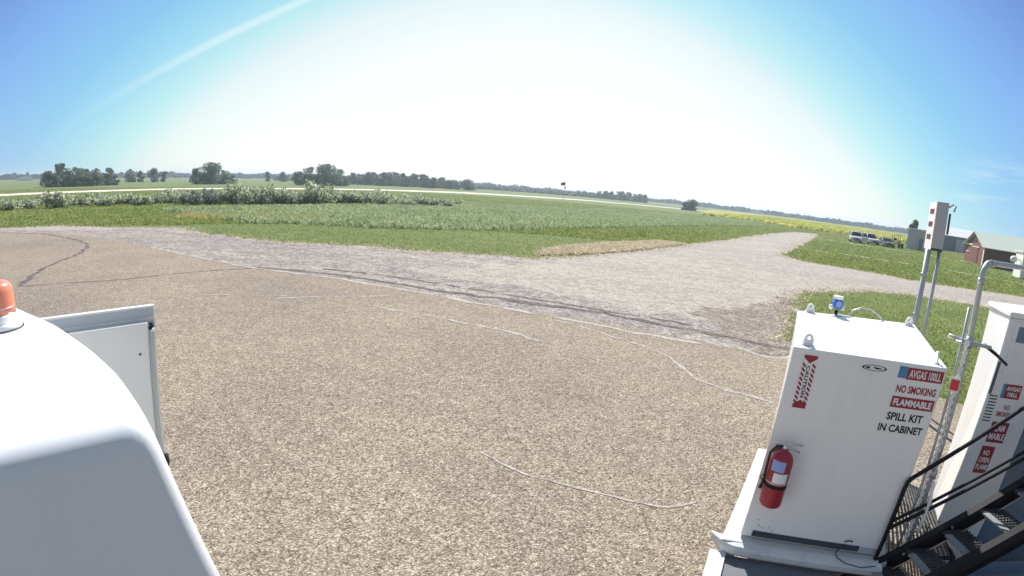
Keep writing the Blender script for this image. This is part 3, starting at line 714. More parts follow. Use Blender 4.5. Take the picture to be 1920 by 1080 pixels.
for k in range(40):
    t = k / 39; rb_.box((97 + 31 * t, 97.5 + 0.5 * t - 0.04, 1.75), (0.12, 0.06, 3.4))
rb_.build('siding_ribs', M['corr_blue'], long_b)
MB().box((106, 97.52, 1.5), (3.2, 0.14, 3.0)).build('door', M['corr_grey'], long_b)
shed = thing('grey_shed', 'small upright grey shed right of the parked vehicles', 'shed', (70.6, 76.4, 0))
sa, sb, scn, sd = (69.9, 76.9), (70.4, 75.2), (73.2, 75.6), (72.6, 77.8)
MB().hexa([(*sa, 0), (*sb, 0), (*scn, 0), (*sd, 0)], [(*sa, 3.55), (*sb, 3.55), (*scn, 3.55), (*sd, 3.55)]).build('wall', M['corr_grey'], shed)
MB().hexa([(69.6, 77.1, 3.56), (70.2, 74.9, 3.56), (73.5, 75.3, 3.56), (72.8, 78.1, 3.56)], [(69.6, 77.1, 3.72), (70.2, 74.9, 3.72), (73.5, 75.3, 3.72), (72.8, 78.1, 3.72)]).build('roof', M['roof_white'], shed)
MB().box((71.9, 75.38, 1.05), (0.95, 0.06, 2.1), 0.14).build('door', M['corr_blue'], shed)
hut = thing('pale_hut', 'pale flat roofed hut at the right edge below the barn roof', 'hut', (54.2, 39.6, 0))
MB().box((54.9, 39.9, 1.38), (2.6, 2.6, 2.76), R(-35)).build('wall', M['white'], hut)
MB().box((54.9, 39.9, 2.82), (2.9, 2.9, 0.12), R(-35)).build('roof', M['roof_white'], hut)
MB().lathe((52.9, 40.6, 1.9), [(0.05, -0.35), (0.33, -0.3), (0.42, 0), (0.33, 0.25), (0.05, 0.35)], 12).box((53.2, 40.4, 1.9), (0.7, 0.15, 0.15), R(-35)).build('vent_hood', M['white'], hut)
for (az, d, w, h, lab) in ((-16.4, 380, 9, 3.0, 'tiny white farm building among the trees right of the third clump'), (10.6, 520, 12, 3.0, 'tiny pale building in the far grove right of the windsock'), (-52, 500, 14, 3, 'tiny pale farm building at the far left horizon'), (26.5, 620, 16, 3.4, 'tiny pale building on the horizon above the lone bush side of the crop')):
    x, y = math.sin(R(az)) * d, math.cos(R(az)) * d; px_, py_ = math.cos(R(az)), -math.sin(R(az)); q = w / 2
    gable('farm_building', lab, 'building', ((x - px_ * q, y - py_ * q), (x + px_ * q, y + py_ * q), (x + px_ * q + py_ * -8, y + py_ * q + px_ * 8), (x - px_ * q + py_ * -8, y - py_ * q + px_ * 8)), h * 0.7, h * 1.2, M['trim'], M['trim'], M['roof_white'])

def car(loc, heading, body_m, label, suv=True):
    """nose points along local -Y"""
    L, W = (4.7, 1.9) if suv else (4.5, 1.8); hb, hr = (1.05, 1.75) if suv else (0.9, 1.42)
    root = thing('parked_car', label, 'car', (0, 0, 0))
    w = W / 2
    prof = [(-L/2, 0.38), (-L/2 - 0.02, 0.62), (-L/2 + 0.12, hb - 0.14), (-L/2 + 1.15, hb), (L/2 - 0.1, hb + 0.02), (L/2, 0.8), (L/2 - 0.02, 0.38), (L/2 - 0.5, 0.30), (-L/2 + 0.5, 0.30)]
    def ext(pr, ww, name, m, inset=0.0, par=root, bev=0.06):
        n = len(pr); vs = [(-ww, y, z) for y, z in pr] + [(ww, y, z) for y, z in pr]
        fs = [tuple(range(n))[::-1], tuple(range(n, 2 * n))] + [(i, (i + 1) % n, n + (i + 1) % n, n + i) for i in range(n)]
        return MB().add(vs, fs).build(name, m, par, bevel=bev)
    ext(prof, w, 'body', body_m)
    y0, y1 = (-L/2 + 1.15, L/2 - 0.12) if suv else (-L/2 + 1.3, L/2 - 0.75)
    a0, a1 = (y0 + 0.65, y1 - 0.35) if suv else (y0 + 0.75, y1 - 0.7)
    # cabin with sloped glass, roof proud of it
    gl = MB().hexa([(-w + .05, y0, hb - .02), (w - .05, y0, hb - .02), (w - .05, y1, hb - .02), (-w + .05, y1, hb - .02)], [(-w + .22, a0, hr - .06), (w - .22, a0, hr - .06), (w - .22, a1, hr - .06), (-w + .22, a1, hr - .06)]).build('windows', M['glass'], root)
    MB().box((0, (a0 + a1) / 2, hr - 0.02), (W - 0.40, a1 - a0 + 0.08, 0.09)).build('roof', body_m, root, bevel=0.03)
    pl_ = MB()
    for sx in (-1, 1):
        for (yb, yt) in ((y0, a0), ((y0 + y1) / 2, (a0 + a1) / 2), (y1, a1)):
            pl_.tube([(sx * (w - .04), yb, hb - .02), (sx * (w - .21), yt, hr - .04)], 0.035, 6)
    pl_.build_each('pillar', body_m, root)
    for sx in (-1, 1):
        for yy in (-L/2 + 0.85, L/2 - 0.85):
            wh = MB().lathe((sx * (w - 0.08), yy, 0.34), [(0.20, -0.1), (0.33, -0.1), (0.34, 0), (0.33, 0.1), (0.20, 0.1)], 18, 'X').build('wheel', M['tyre'], root)
            MB().lathe((sx * (w - 0.07), yy, 0.34), [(0.05, -0.1), (0.2, -0.09), (0.2, 0.09), (0.05, 0.1)], 12, 'X').build('rim', M['steel'], wh)
        MB().box((sx * (w - 0.32), -L/2 + 0.02, 0.72), (0.38, 0.1, 0.16)).build('headlight', M['steel'], root, bevel=0.02)
        MB().box((sx * (w + 0.08), y0 + 0.45, hb + 0.08), (0.2, 0.1, 0.14)).build_each('mirror', body_m, root, bevel=0.03)
    MB().box((0, -L/2 - 0.03, 0.62), (0.8, 0.06, 0.22)).build('grille', M['vent'], root)
    MB().box((0, -L/2 - 0.04, 0.38), (W - 0.3, 0.1, 0.16)).build('bumper', M['vent'], root, bevel=0.02)
    root.location = (*loc, 0); root.rotation_euler.z = heading
    return root
car((56.9, 75.2), R(-32), M['car_white'], 'white off-road car, leftmost of the four parked vehicles')
car((59.5, 74.9), R(-10), M['car_white'], 'white off-road car parked at a slant, second of the four vehicles')
car((61.5, 72.7), R(-22), M['car_grey'], 'low dark grey car, third of the four parked vehicles', False)
tr = thing('tractor', 'small yellow canopied tractor with dark wheels beside the grey shed', 'tractor', (0, 0, 0))
MB().box((0, -0.7, 0.95), (0.7, 1.5, 0.55)).build('bonnet', M['yellow'], tr, bevel=0.08)
MB().box((0, 0.55, 0.75), (0.9, 1.1, 0.35)).build('chassis', M['vent'], tr, bevel=0.04)
MB().box((0, 0.6, 1.1), (0.5, 0.5, 0.12)).box((0, 0.86, 1.35), (0.5, 0.1, 0.5)).build('seat', M['rubber'], tr, bevel=0.03)
MB().box((0, 0.4, 2.15), (1.3, 1.5, 0.12)).build('canopy', M['yellow'], tr, bevel=0.04)
pst = MB()
for sx in (-0.55, 0.55):
    for yy in (-0.2, 1.0): pst.tube([(sx, yy, 0.8), (sx, yy, 2.1)], 0.04, 6)
pst.build_each('canopy_post', M['vent'], tr)
for sx in (-0.75, 0.75):
    for yy, rr in ((-1.2, 0.42), (0.75, 0.68)):
        wh = MB().lathe((sx, yy, rr), [(rr * .55, -0.14), (rr, -0.13), (rr, 0.13), (rr * .55, 0.14)], 18, 'X').build('wheel', M['tyre'], tr)
        MB().lathe((sx, yy, rr), [(0.06, -0.12), (rr * .52, -0.1), (rr * .52, 0.1), (0.06, 0.12)], 12, 'X').build('rim', M['yellow'], wh)
tr.location = (64.9, 74.0, 0); tr.rotation_euler.z = R(-25)
# windsock
wx, wy = math.sin(R(5.1)) * 205, math.cos(R(5.1)) * 205
ws = thing('windsock', 'red brown windsock on its thin pole against the white horizon sky', 'windsock', (wx, wy, 0))
MB().tube([(wx, wy, 0), (wx, wy, 3.4), (wx, wy, 6.3)], [0.09, 0.07, 0.05], 8).build('pole', M['galv'], ws)
MB().tube([(wx + .1, wy, 6.2), (wx - 0.4, wy, 6.25), (wx - 1.0, wy, 6.1), (wx - 1.6, wy, 5.9)], [0.75, 0.72, 0.6, 0.5], 12).build('sock', M['sock'], ws)
MB().tube([(wx + 0.1 , wy + 0.76 * math.cos(t_), 6.2 + 0.76 * math.sin(t_)) for t_ in np.linspace(0, 2 * PI, 14)[:-1]], 0.04, 6, closed=True).build('hoop', M['galv'], ws)
MB().lathe((wx + 0.25, wy, 4.7), [(0.1, -0.5), (0.28, -0.45), (0.3, 0.2), (0.1, 0.45)], 10).build('lamp_box', M['vent'], ws)

UPZ = Vector((0, 0, 1))
# ------------------------------------------------------------------ checkered board on two posts (10 m away)
bd = thing('marker_board', 'tall narrow grey board with dark red squares on two steel posts', 'sign', (7.05, 7.1, 0))
def az_pt(az, d, z): return Vector((math.sin(R(az)) * d, math.cos(R(az)) * d, z))
pa, pb = az_pt(44.47, 10, 0), az_pt(45.55, 10.15, 0)
for p_, r_, zt in ((pa, 0.048, 2.76), (pb, 0.032, 2.78)):
    MB().tube([p_, p_ + Vector((0, 0, zt))], r_, 10).build_each('post', M['galv'], bd)
cl_ = MB()
for z in (0.9, 1.6, 2.3): cl_.tube([pa + Vector((0, 0, z)), pa + Vector((0, 0, z + 0.05))], 0.062, 10)
cl_.build_each('post_clamp', M['galv'], bd)
l1 = az_pt(44.68, 9.96, 0); fd = Vector((.85, -.527, 0)); sd_ = Vector((.527, .85, 0)); ln_ = Vector((-.85, .527, 0))
l2 = l1 + fd * .205; bk = sd_ * .55
MB().hexa([l1 + UPZ * 2.79, l2 + UPZ * 2.79, l2 + bk + UPZ * 2.79, l1 + bk + UPZ * 2.79], [l1 + UPZ * 3.575, l2 + UPZ * 3.575, l2 + bk + UPZ * 3.575, l1 + bk + UPZ * 3.575]).build('grey_board', M['corr_grey'], bd, bevel=0.004)
w0_, w1_ = l1 + ln_ * .004 + sd_ * .004, l1 + bk + ln_ * .004
MB().hexa([w0_ + UPZ * 2.76, w0_ - ln_ * .003 + UPZ * 2.76, w1_ - ln_ * .003 + UPZ * 2.76, w1_ + UPZ * 2.76], [w0_ + UPZ * 3.57, w0_ - ln_ * .003 + UPZ * 3.57, w1_ - ln_ * .003 + UPZ * 3.57, w1_ + UPZ * 3.57]).build('white_side', M['white'], bd)
sq = MB()
for z in (2.93, 3.15, 3.37):
    a_ = w0_ + sd_ * .14 + ln_ * .004; b_ = w0_ + sd_ * .44 + ln_ * .004
    sq.hexa([a_ + UPZ * z, a_ - ln_ * .003 + UPZ * z, b_ - ln_ * .003 + UPZ * z, b_ + UPZ * z], [a_ + UPZ * (z + .085), a_ - ln_ * .003 + UPZ * (z + .085), b_ - ln_ * .003 + UPZ * (z + .085), b_ + UPZ * (z + .085)])
sq.build_each('red_square', M['sign_red'], bd)
def slab(p, q, z0, z1, th):
    n_ = (q - p).normalized().cross(Vector((0, 0, 1))) * -th
    z0 = Vector((0, 0, z0)); z1 = Vector((0, 0, z1))
    return ([p + z0, q + z0, q + n_ + z0, p + n_ + z0], [p + z1, q + z1, q + n_ + z1, p + n_ + z1])
MB().tube([l2 + Vector((0, 0, 3.50)), l2 + Vector((0.05, -0.04, 3.56)), l2 + Vector((0.09, -0.07, 3.53)), l2 + Vector((0.07, -0.06, 3.44))], 0.017, 8).build('hook', M['galv'], bd)
MB().hexa(*slab(l2 + Vector((0.012, -0.01, 0)), l2 + Vector((0.04, -0.035, 0)), 3.05, 3.40, 0.02)).build('side_plate', M['vent'], bd)
MB().hexa(*slab(l1, l2, 2.745, 2.783, 0.30)).build('base_rail', M['vent'], bd)

# ------------------------------------------------------------------ spill kit cabinet
FLb, FRb = Vector((1.903, 3.045, 0)), Vector((2.966, 2.667, 0)); FL, FR = Vector((1.935, 3.019, 0)), Vector((3.004, 2.639, 0)); BL, BR = Vector((2.70, 4.26, 0)), Vector((3.915, 3.985, 0))
ZB, ZT = 0.57, 2.13
cab = thing('spill_kit_cabinet', 'white upright cabinet lettered SPILL KIT IN CABINET', 'cabinet', (2.9, 3.5, ZB))
def up_(p, z): return Vector((p.x, p.y, z))
U = (FR - FL).normalized(); WN = U.cross(Vector((0, 0, 1)))   # WN points to the camera side
MB().hexa([up_(FLb, ZB), up_(FRb, ZB), up_(BR, ZB), up_(BL, ZB)], [up_(FL, ZT), up_(FR, ZT), up_(BR, ZT), up_(BL, ZT)]).build('body', M['white'], cab, bevel=0.008, seg=3)
def fp(s, z, off=0.0):
    t = (z - ZB) / (ZT - ZB); return up_(FLb.lerp(FL, t) + U * s, 0) + Vector((0, 0, z)) + WN * off
def plate(s0, z0, s1, z1, off, th, name, mat, par, q=None, bev=0.0):
    """front-face plate from (s0,z0) top-left to (s1,z1) bottom-right"""
    b_ = [fp(s0, z1, off + th), fp(s1, z1, off + th), fp(s1, z1, off), fp(s0, z1, off)]
    t_ = [fp(s0, z0, off + th), fp(s1, z0, off + th), fp(s1, z0, off), fp(s0, z0, off)]
    return MB().hexa(b_, t_).build(name, mat, par, bevel=bev)
UP = Vector((0, 0, 1))
# lifting lugs
def lug(p, ang, par):
    c = Vector((math.cos(ang), math.sin(ang), 0)); t = Vector((-c.y, c.x, 0)) * 0.006; n = 12; o = []; hw, hh = 0.038, 0.085
    outer = [(-hw, 0), (hw, 0), (hw, 0.045)] + [(0.03 * math.cos(a) + 0.0, 0.055 + 0.03 * math.sin(a)) for a in np.linspace(0, PI, 9)] + [(-hw, 0.045)]
    m = MB()
    hole = [(0.012 * math.cos(a), 0.052 + 0.012 * math.sin(a)) for a in np.linspace(0, 2 * PI, 17)[:-1]]
    # ring of quads between outline resampled and hole
    res = []
    for a in np.linspace(0, 2 * PI, 17)[:-1]:
        d = Vector((math.cos(a), math.sin(a))); best = 9
        for i in range(len(outer)):
            q1 = Vector(outer[i]) - Vector((0, 0.052)); q2 = Vector(outer[(i + 1) % len(outer)]) - Vector((0, 0.052)); e = q2 - q1
            den = d.x * e.y - d.y * e.x
            if abs(den) < 1e-9: continue
            t1 = (q1.x * e.y - q1.y * e.x) / den; t2 = (q1.x * d.y - q1.y * d.x) / den
            if t1 > 0 and -1e-6 <= t2 <= 1 + 1e-6: best = min(best, t1)
        res.append((d.x * best, 0.052 + d.y * best))
    N = 16; vs = []
    for sgn in (-1, 1):
        for L_ in (res, hole):
            vs += [p + c * x + UP * (z + 0.002) + t * sgn for x, z in L_]
    fs = []
    for i in range(N):
        j = (i + 1) % N
        fs += [(i, j, N + j, N + i), (2 * N + i, 3 * N + i, 3 * N + j, 2 * N + j), (i, 2 * N + i, 2 * N + j, j), (N + i, N + j, 3 * N + j, 3 * N + i)]
    m.add(vs, fs); m.box(p + UP * 0.006, (0.09, 0.04, 0.008), ang)
    return m.build('lifting_lug', M['white'], par)
lug(Vector((2.08, 3.07, ZT)), R(-20), cab); lug(Vector((3.00, 2.76, ZT)), R(60), cab)
lug(Vector((2.80, 4.20, ZT)), R(-20), cab); lug(Vector((3.76, 3.90, ZT)), R(-20), cab)
# level sensor
sp = Vector((3.06, 4.15, ZT))
sn = MB().tube([sp, sp + UP * 0.05], 0.016, 10).build('sensor_stem', M['black'], cab)
hd = MB().tube([sp + UP * 0.115 - WN * 0.045, sp + UP * 0.115 + WN * 0.045], 0.05, 18).build('sensor_head', M['sensor_blue'], cab, bevel=0.008)
MB().tube([sp + UP * 0.115 + WN * 0.046, sp + UP * 0.115 + WN * 0.056], 0.030, 18).build('sensor_dial', M['label_blue'], hd)
MB().tube([sp + UP * 0.158, sp + UP * 0.185], 0.048, 14).tube([sp + UP * 0.075 - U * 0.075, sp + UP * 0.075 - U * 0.045], 0.022, 10).tube([sp + UP * 0.075 + U * 0.045, sp + UP * 0.075 + U * 0.07], 0.022, 10).build_each('sensor_cap', M['white'], hd, bevel=0.004)
MB().box(sp + U * 0.06 + UP * 0.006, (0.16, 0.05, 0.01), R(-20)).build('mounting_plate', M['rim'], cab)
hp = [Vector((3.20, 4.14, ZT)), Vector((3.25, 4.14, ZT + .06)), Vector((3.33, 4.11, ZT + .10)), Vector((3.42, 4.08, ZT + .095)), Vector((3.50, 4.05, ZT + .05)), Vector((3.55, 4.03, ZT + .003))]
MB().tube(hp, 0.009, 8).build('conduit', M['galv'], cab)
# decals
def decal_text(txt, s0, s1, z0, z1, mat, par, off, bold=0.02, up=UP, u=U):
    c = fp((s0 + s1) / 2, (z0 + z1) / 2, off)
    w, h = (s1 - s0), abs(z0 - z1)
    if up is not UP: w, h = h, w
    return text_part(txt, mat, par, c, u, up, w, h, bold)
bb = plate(0.782, 2.103, 0.843, 2.020, 0.001, 0.002, 'fuel_label_band', M['decal_blue'], cab)
ra = plate(0.846, 2.100, 1.120, 2.015, 0.001, 0.002, 'fuel_label', M['decal_red'], cab)
decal_text('AVGAS 100LL', 0.862, 1.104, 2.088, 2.028, M['decal_white'], ra, 0.0042, 0.025)
ns = plate(0.790, 1.978, 1.108, 1.908, 0.001, 0.0012, 'smoking_label', M['white'], cab)
decal_text('NO SMOKING', 0.797, 1.100, 1.971, 1.914, M['decal_red'], ns, 0.0034, 0.035)
wf = plate(0.783, 1.890, 1.116, 1.800, 0.001, 0.0012, 'flammable_border', M['decal_white'], cab)
fl = plate(0.787, 1.886, 1.112, 1.804, 0.0024, 0.0012, 'flammable_label', M['decal_red'], cab)
decal_text('FLAMMABLE', 0.803, 1.096, 1.870, 1.820, M['decal_white'], fl, 0.0048, 0.035)
decal_text('SPILL KIT', 0.788, 1.065, 1.766, 1.706, M['ink'], cab, 0.0018, 0.03)
decal_text('IN CABINET', 0.750, 1.092, 1.674, 1.616, M['ink'], cab, 0.0018, 0.03)
# striped vertical label
vb = plate(0.084, 2.094, 0.192, 1.692, 0.001, 0.0012, 'striped_label', M['decal_white'], cab)
def quad2(m, pts, off): return m.add([fp(a, b, off) for a, b in pts], [tuple(range(len(pts)))])
st = MB(); so = 0.0034
quad2(st, [(.090, 2.088), (.186, 2.088), (.186, 2.068), (.138, 2.030), (.090, 2.068)], so)
quad2(st, [(.090, 1.698), (.186, 1.698), (.186, 1.725), (.138, 1.762), (.090, 1.725)], so)
for k in range(9):
    z = 2.035 - k * 0.034
    quad2(st, [(.090, z), (.116, z - .022), (.116, z - .042), (.090, z - .020)], so)
    quad2(st, [(.160, z), (.186, z - .022), (.186, z - .042), (.160, z - .020)], so)
st.build('label_stripes', M['decal_red'], vb)
text_part('CAUTION', M['ink'], vb, fp(0.138, 1.895, 0.0036), UP * -1, U, 0.235, 0.026, 0.03)
# oval maker's mark without any words
ov = MB(); vs = []; fs = []
for k in range(28):
    a = 2 * PI * k / 28
    for r_ in (1.0, 0.84): vs.append(fp(0.60 + 0.092 * r_ * math.cos(a), 2.062 + 0.021 * r_ * math.sin(a) - 0.0 , 0.002))
for k in range(28):
    j = (k + 1) % 28; fs.append((2 * k, 2 * k + 1, 2 * j + 1, 2 * j))
ov.add(vs, fs)
quad2(ov, [(.530, 2.066), (.560, 2.070), (.572, 2.058), (.545, 2.054)], 0.002); quad2(ov, [(.582, 2.072), (.640, 2.066), (.664, 2.058), (.610, 2.056)], 0.002)
ov.build('oval_emblem', M['ink'], cab)
ol = MB(); quad2(ol, [(.525, 2.053), (.60, 2.048), (.66, 2.053), (.60, 2.0545)], 0.0023); quad2(ol, [(.566, 2.070), (.60, 2.077), (.63, 2.074), (.59, 2.068)], 0.0023); ol.build_each('emblem_highlight', M['decal_white'], cab)
# vent strip, latch hook, corner plate
vt = MB()
plate(0.085, 0.636, 0.955, 0.582, 0.001, 0.004, 'vent_strip', M['vent'], cab)
for k in range(56):
    s_ = 0.092 + k * 0.0154; vt.hexa([fp(s_, .586, .011), fp(s_ + .006, .586, .011), fp(s_ + .006, .586, .005), fp(s_, .586, .005)], [fp(s_, .606, .008), fp(s_ + .006, .606, .008), fp(s_ + .006, .606, .005), fp(s_, .606, .005)])
vt.build('vent_louvers', M['grate'], cab)
MB().tube([fp(.822, .655, .004), fp(.826, .675, .018), fp(.848, .685, .022), fp(.872, .680, .018), fp(.880, .665, .004)], 0.005, 7).build('handle', M['black'], cab)
plate(0.965, 0.63, 1.115, 0.585, 0.001, 0.006, 'corner_plate', M['rim'], cab)
bl = MB()
for s_, z_ in ((.12, .69), (.15, .67), (.20, .68), (.10, .74), (.23, .66)): bl.lathe(fp(s_, z_, 0.002), [(0.004, -0.002), (0.004, 0.002)], 8, 'Y')
bl.build_each('bolt', M['black'], cab)

# ------------------------------------------------------------------ fire extinguisher on the cabinet
ex = thing('fire_extinguisher', 'red fire extinguisher with white label strapped to the cabinet front', 'fire extinguisher', fp(0.112, 0.96, 0.095)[:])
ec = fp(0.108, 1.2, 0.095) - Vector((0, 0, 1.2)); er = 0.083
MB().lathe(ec, [(0.0, 0.958), (er * 0.9, 0.958), (er, 0.975), (er, 1.32), (er * 0.93, 1.352), (er * 0.68, 1.378), (0.030, 1.394), (0.026, 1.41), (0.0, 1.41)], 28).build('cylinder', M['red'], ex)
MB().lathe(ec, [(er + .0025, 1.120), (er + .0025, 1.146), (er + .001, 1.147)], 28).build('strap', M['black'], ex)
MB().lathe(ec, [(er + .0025, 1.158), (er + .0025, 1.166), (er + .001, 1.167)], 28).build('strap_buckle', M['steel'], ex)
def wrap(a0, a1, z0, z1, name, mat):
    n = 10; vs = []
    for k in range(n + 1):
        a = a0 + (a1 - a0) * k / n; d = (U * math.sin(a) + WN * math.cos(a)) * (er + 0.0015)
        vs += [ec + d + UP * z0, ec + d + UP * z1]
    return MB().add(vs, [(2 * k, 2 * k + 2, 2 * k + 3, 2 * k + 1) for k in range(n)], True).build(name, mat, ex)
wrap(R(-58), R(12), 1.262, 1.345, 'blue_tag', M['label_blue']); wrap(R(-35), R(38), 1.172, 1.250, 'paper_label', M['decal_white'])
MB().lathe(ec, [(0.020, 1.405), (0.024, 1.43), (0.015, 1.455)], 12).build('valve', M['steel'], ex)
MB().tube([ec + UP * 1.442, ec + UP * 1.462 + U * 0.05, ec + UP * 1.455 + U * 0.12], 0.008, 7).tube([ec + UP * 1.425, ec + UP * 1.420 + U * 0.06, ec + UP * 1.400 + U * 0.11], 0.007, 7).build_each('lever', M['steel'], ex)
MB().tube([ec + UP * 1.43 - U * 0.01, ec + UP * 1.435 - U * 0.07 + WN * .02, ec + UP * 1.38 - U * 0.10 + WN * .02, ec + UP * 1.25 - U * 0.098 + WN * .01, ec + UP * 1.15 - U * 0.092, ec + UP * 1.10 - U * 0.10]
          , 0.010, 9).build('hose', M['rubber'], ex)
MB().tube([ec + UP * 1.10 - U * 0.10, ec + UP * 1.075 - U * 0.105], 0.014, 9).tube([ec + UP * 1.18 - U * 0.10 - WN * 0.02, ec + UP * 1.165 - U * 0.125, ec + UP * 1.145 - U * 0.10 + WN * 0.01], 0.006, 6).build_each('nozzle', M['rubber'], ex)
plate(0.045, 1.40, 0.125, 1.0, 0.001, 0.012, 'bracket', M['steel'], ex)

# ------------------------------------------------------------------ skid deck under the cabinet
sk = thing('skid_deck', 'pale steel deck carrying the spill kit cabinet', 'platform', (3.0, 3.4, 0))
d0, d1 = Vector((1.735, 3.02, 0)), Vector((2.74, 4.50, 0))
g0, g1 = FR + WN * 0.05 + U * 0.02, BR + (BR - FR).normalized() * 0.12 + U * 0.03
MB().hexa([up_(d0, .46), up_(g0, .46), up_(g1, .46), up_(d1, .46)], [up_(d0, .557), up_(g0, .557), up_(g1, .557), up_(d1, .557)]).build('deck_plate', M['deck'], sk, bevel=0.006)
# rolled front beam
prof = [(0.0, 0.552), (0.035, 0.552), (0.075, 0.540), (0.092, 0.515), (0.092, 0.475), (0.075, 0.452), (0.0, 0.448)]
vs = []; q0 = fp(-0.20, 0, .052); L_ = 1.36; n_ = 16
for k in range(n_ + 1):
    t = k / n_; s_ = -0.20 + L_ * t; curve = -0.10 * max(0, (0.16 - t) / 0.16) ** 2; sq_ = 1.0 if k not in (0,) else 0.35
    for (o_, z_) in prof: vs.append(fp(s_, 0, 0.052 + o_ * sq_ + curve) + UP * (0.50 + (z_ - 0.50) * (1 if k else .6)))
m_ = len(prof); fs = [(k * m_ + i, (k + 1) * m_ + i, (k + 1) * m_ + (i + 1) % m_, k * m_ + (i + 1) % m_) for k in range(n_) for i in range(m_)]
fs += [tuple(range(m_)), tuple(range(n_ * m_, n_ * m_ + m_))[::-1]]
MB().add(vs, fs, False).build('front_beam', M['skidpaint'], sk, bevel=0.004)
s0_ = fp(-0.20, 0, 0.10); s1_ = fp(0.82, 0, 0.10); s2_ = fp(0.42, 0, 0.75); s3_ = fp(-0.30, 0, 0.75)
MB().hexa([up_(s3_, .30), up_(s2_, .30), up_(s1_, .30), up_(s0_, .30)], [up_(s3_, .43), up_(s2_, .43), up_(s1_, .43), up_(s0_, .43)]).build('lower_step', M['shadedeck'], sk, bevel=0.006)  # cabinet's shadow on the step is in this dark colour
MB().hexa([up_(s3_, .432), up_(s3_ + U * .13, .432), up_(s0_ + U * .13, .432), up_(s0_, .432)], [up_(s3_, .46), up_(s3_ + U * .13, .46), up_(s0_ + U * .13, .46), up_(s0_, .46)]).build('sunlit_strip', M['deck'], sk, bevel=0.004)  # paler strip painting the sunlit part of the step
lg_ = MB()
for p_ in (d0 + Vector((.12, .05, 0)), d1 + Vector((.1, -.15, 0)), g0 + Vector((-.1, .1, 0)), g1 + Vector((-.12, -.1, 0))): lg_.box((p_.x, p_.y, .23), (.1, .1, .46), R(-20))
lg_.build_each('skid_leg', M['skidpaint'], sk)
MB().tube([fp(.79, .60, .02), fp(.765, .575, .045), fp(.775, .562, .09), fp(.83, .555, .135), fp(.95, .55, .16), fp(1.08, .56, .13)], 0.004, 6).build('ground_wire', M['black'], sk)

# ------------------------------------------------------------------ grating walkway between the cabinets
gw = thing('grating_walkway', 'dark bar grating walkway between the two white cabinets', 'walkway', (3.6, 3.1, 0))
ga0, ga1, gb0, gb1 = Vector((3.02, 2.69, .545)), Vector((4.00, 3.98, .545)), Vector((3.72, 2.56, .545)), Vector((4.24, 3.52, .545))
bars = MB(); nb = 17
for k in range(nb):
    t = k / (nb - 1); a = ga0.lerp(gb0, t); b = ga1.lerp(gb1, t); dd = (b - a).normalized(); w = Vector((-dd.y, dd.x, 0)) * 0.005
    bars.hexa([a - w - UP * .03, a + w - UP * .03, b + w - UP * .03, b - w - UP * .03][::-1], [a - w, a + w, b + w, b - w][::-1])
bars.build_each('grating_bar', M['grate'], gw)
cr_ = MB()
for k in range(9):
    t = k / 8; cr_.tube([ga0.lerp(ga1, t) - UP * .012, gb0.lerp(gb1, t) - UP * .012], 0.004, 5)
cr_.build_each('cross_rod', M['grate'], gw)
ed = MB()
for p_, q_ in ((ga0, ga1), (gb0, gb1), (ga1, gb1), (ga0, gb0)): ed.tube([p_ - UP * .02, q_ - UP * .02], 0.02, 6)
ed.build_each('edge_frame', M['black'], gw)
lg = MB()
for p_ in (ga0, ga1, gb0, gb1): lg.tube([p_ - UP * .03, up_(p_, 0)], 0.022, 8)
lg.build_each('leg', M['black'], gw)

# ------------------------------------------------------------------ stair with black handrails
sr = thing('steel_stair', 'black steel stair with mesh treads and tube handrails at lower right', 'stair', (3.6, 2.4, 0))
hx, hy = 0.996, -0.085
def V_(x, z, off=0.0): return Vector((x - 0.085 * off, 2.64 + (x - 2.93) * (hy / hx) - 0.996 * off, z))
def stringer(x0, x1, ztop, slope, xr, th, off, name):
    m = MB(); w = 0.012
    a = [V_(x0, ztop + slope * (x0 - xr) - th, off - w), V_(x1, ztop + slope * (x1 - xr) - th, off - w), V_(x1, ztop + slope * (x1 - xr) - th, off + w), V_(x0, ztop + slope * (x0 - xr) - th, off + w)]
    m.hexa(a, [p + UP * th for p in a])
    for dz in (0, th):   # flanges
        b = [V_(x0, ztop + slope * (x0 - xr) - dz, off - w), V_(x1, ztop + slope * (x1 - xr) - dz, off - w), V_(x1, ztop + slope * (x1 - xr) - dz, off + .045), V_(x0, ztop + slope * (x0 - xr) - dz, off + .045)]
        m.hexa([p - UP * .004 for p in b], [p + UP * .004 for p in b])
    return m.build(name, M['black'], sr)
far_s = stringer(2.50, 4.95, .41, .58, 2.70, .145, 0.0, 'stringer')
near_s = stringer(2.15, 4.8, .725, .537, 3.04, .17, 0.42, 'stringer')
e0, e1 = V_(3.0, .41 + .58 * .30 - .138, .052), V_(4.95, .41 + .58 * 2.25 - .138, .052)
MB().tube([e0, e1], 0.0055, 6).build('worn_edge', M['brass'], far_s)
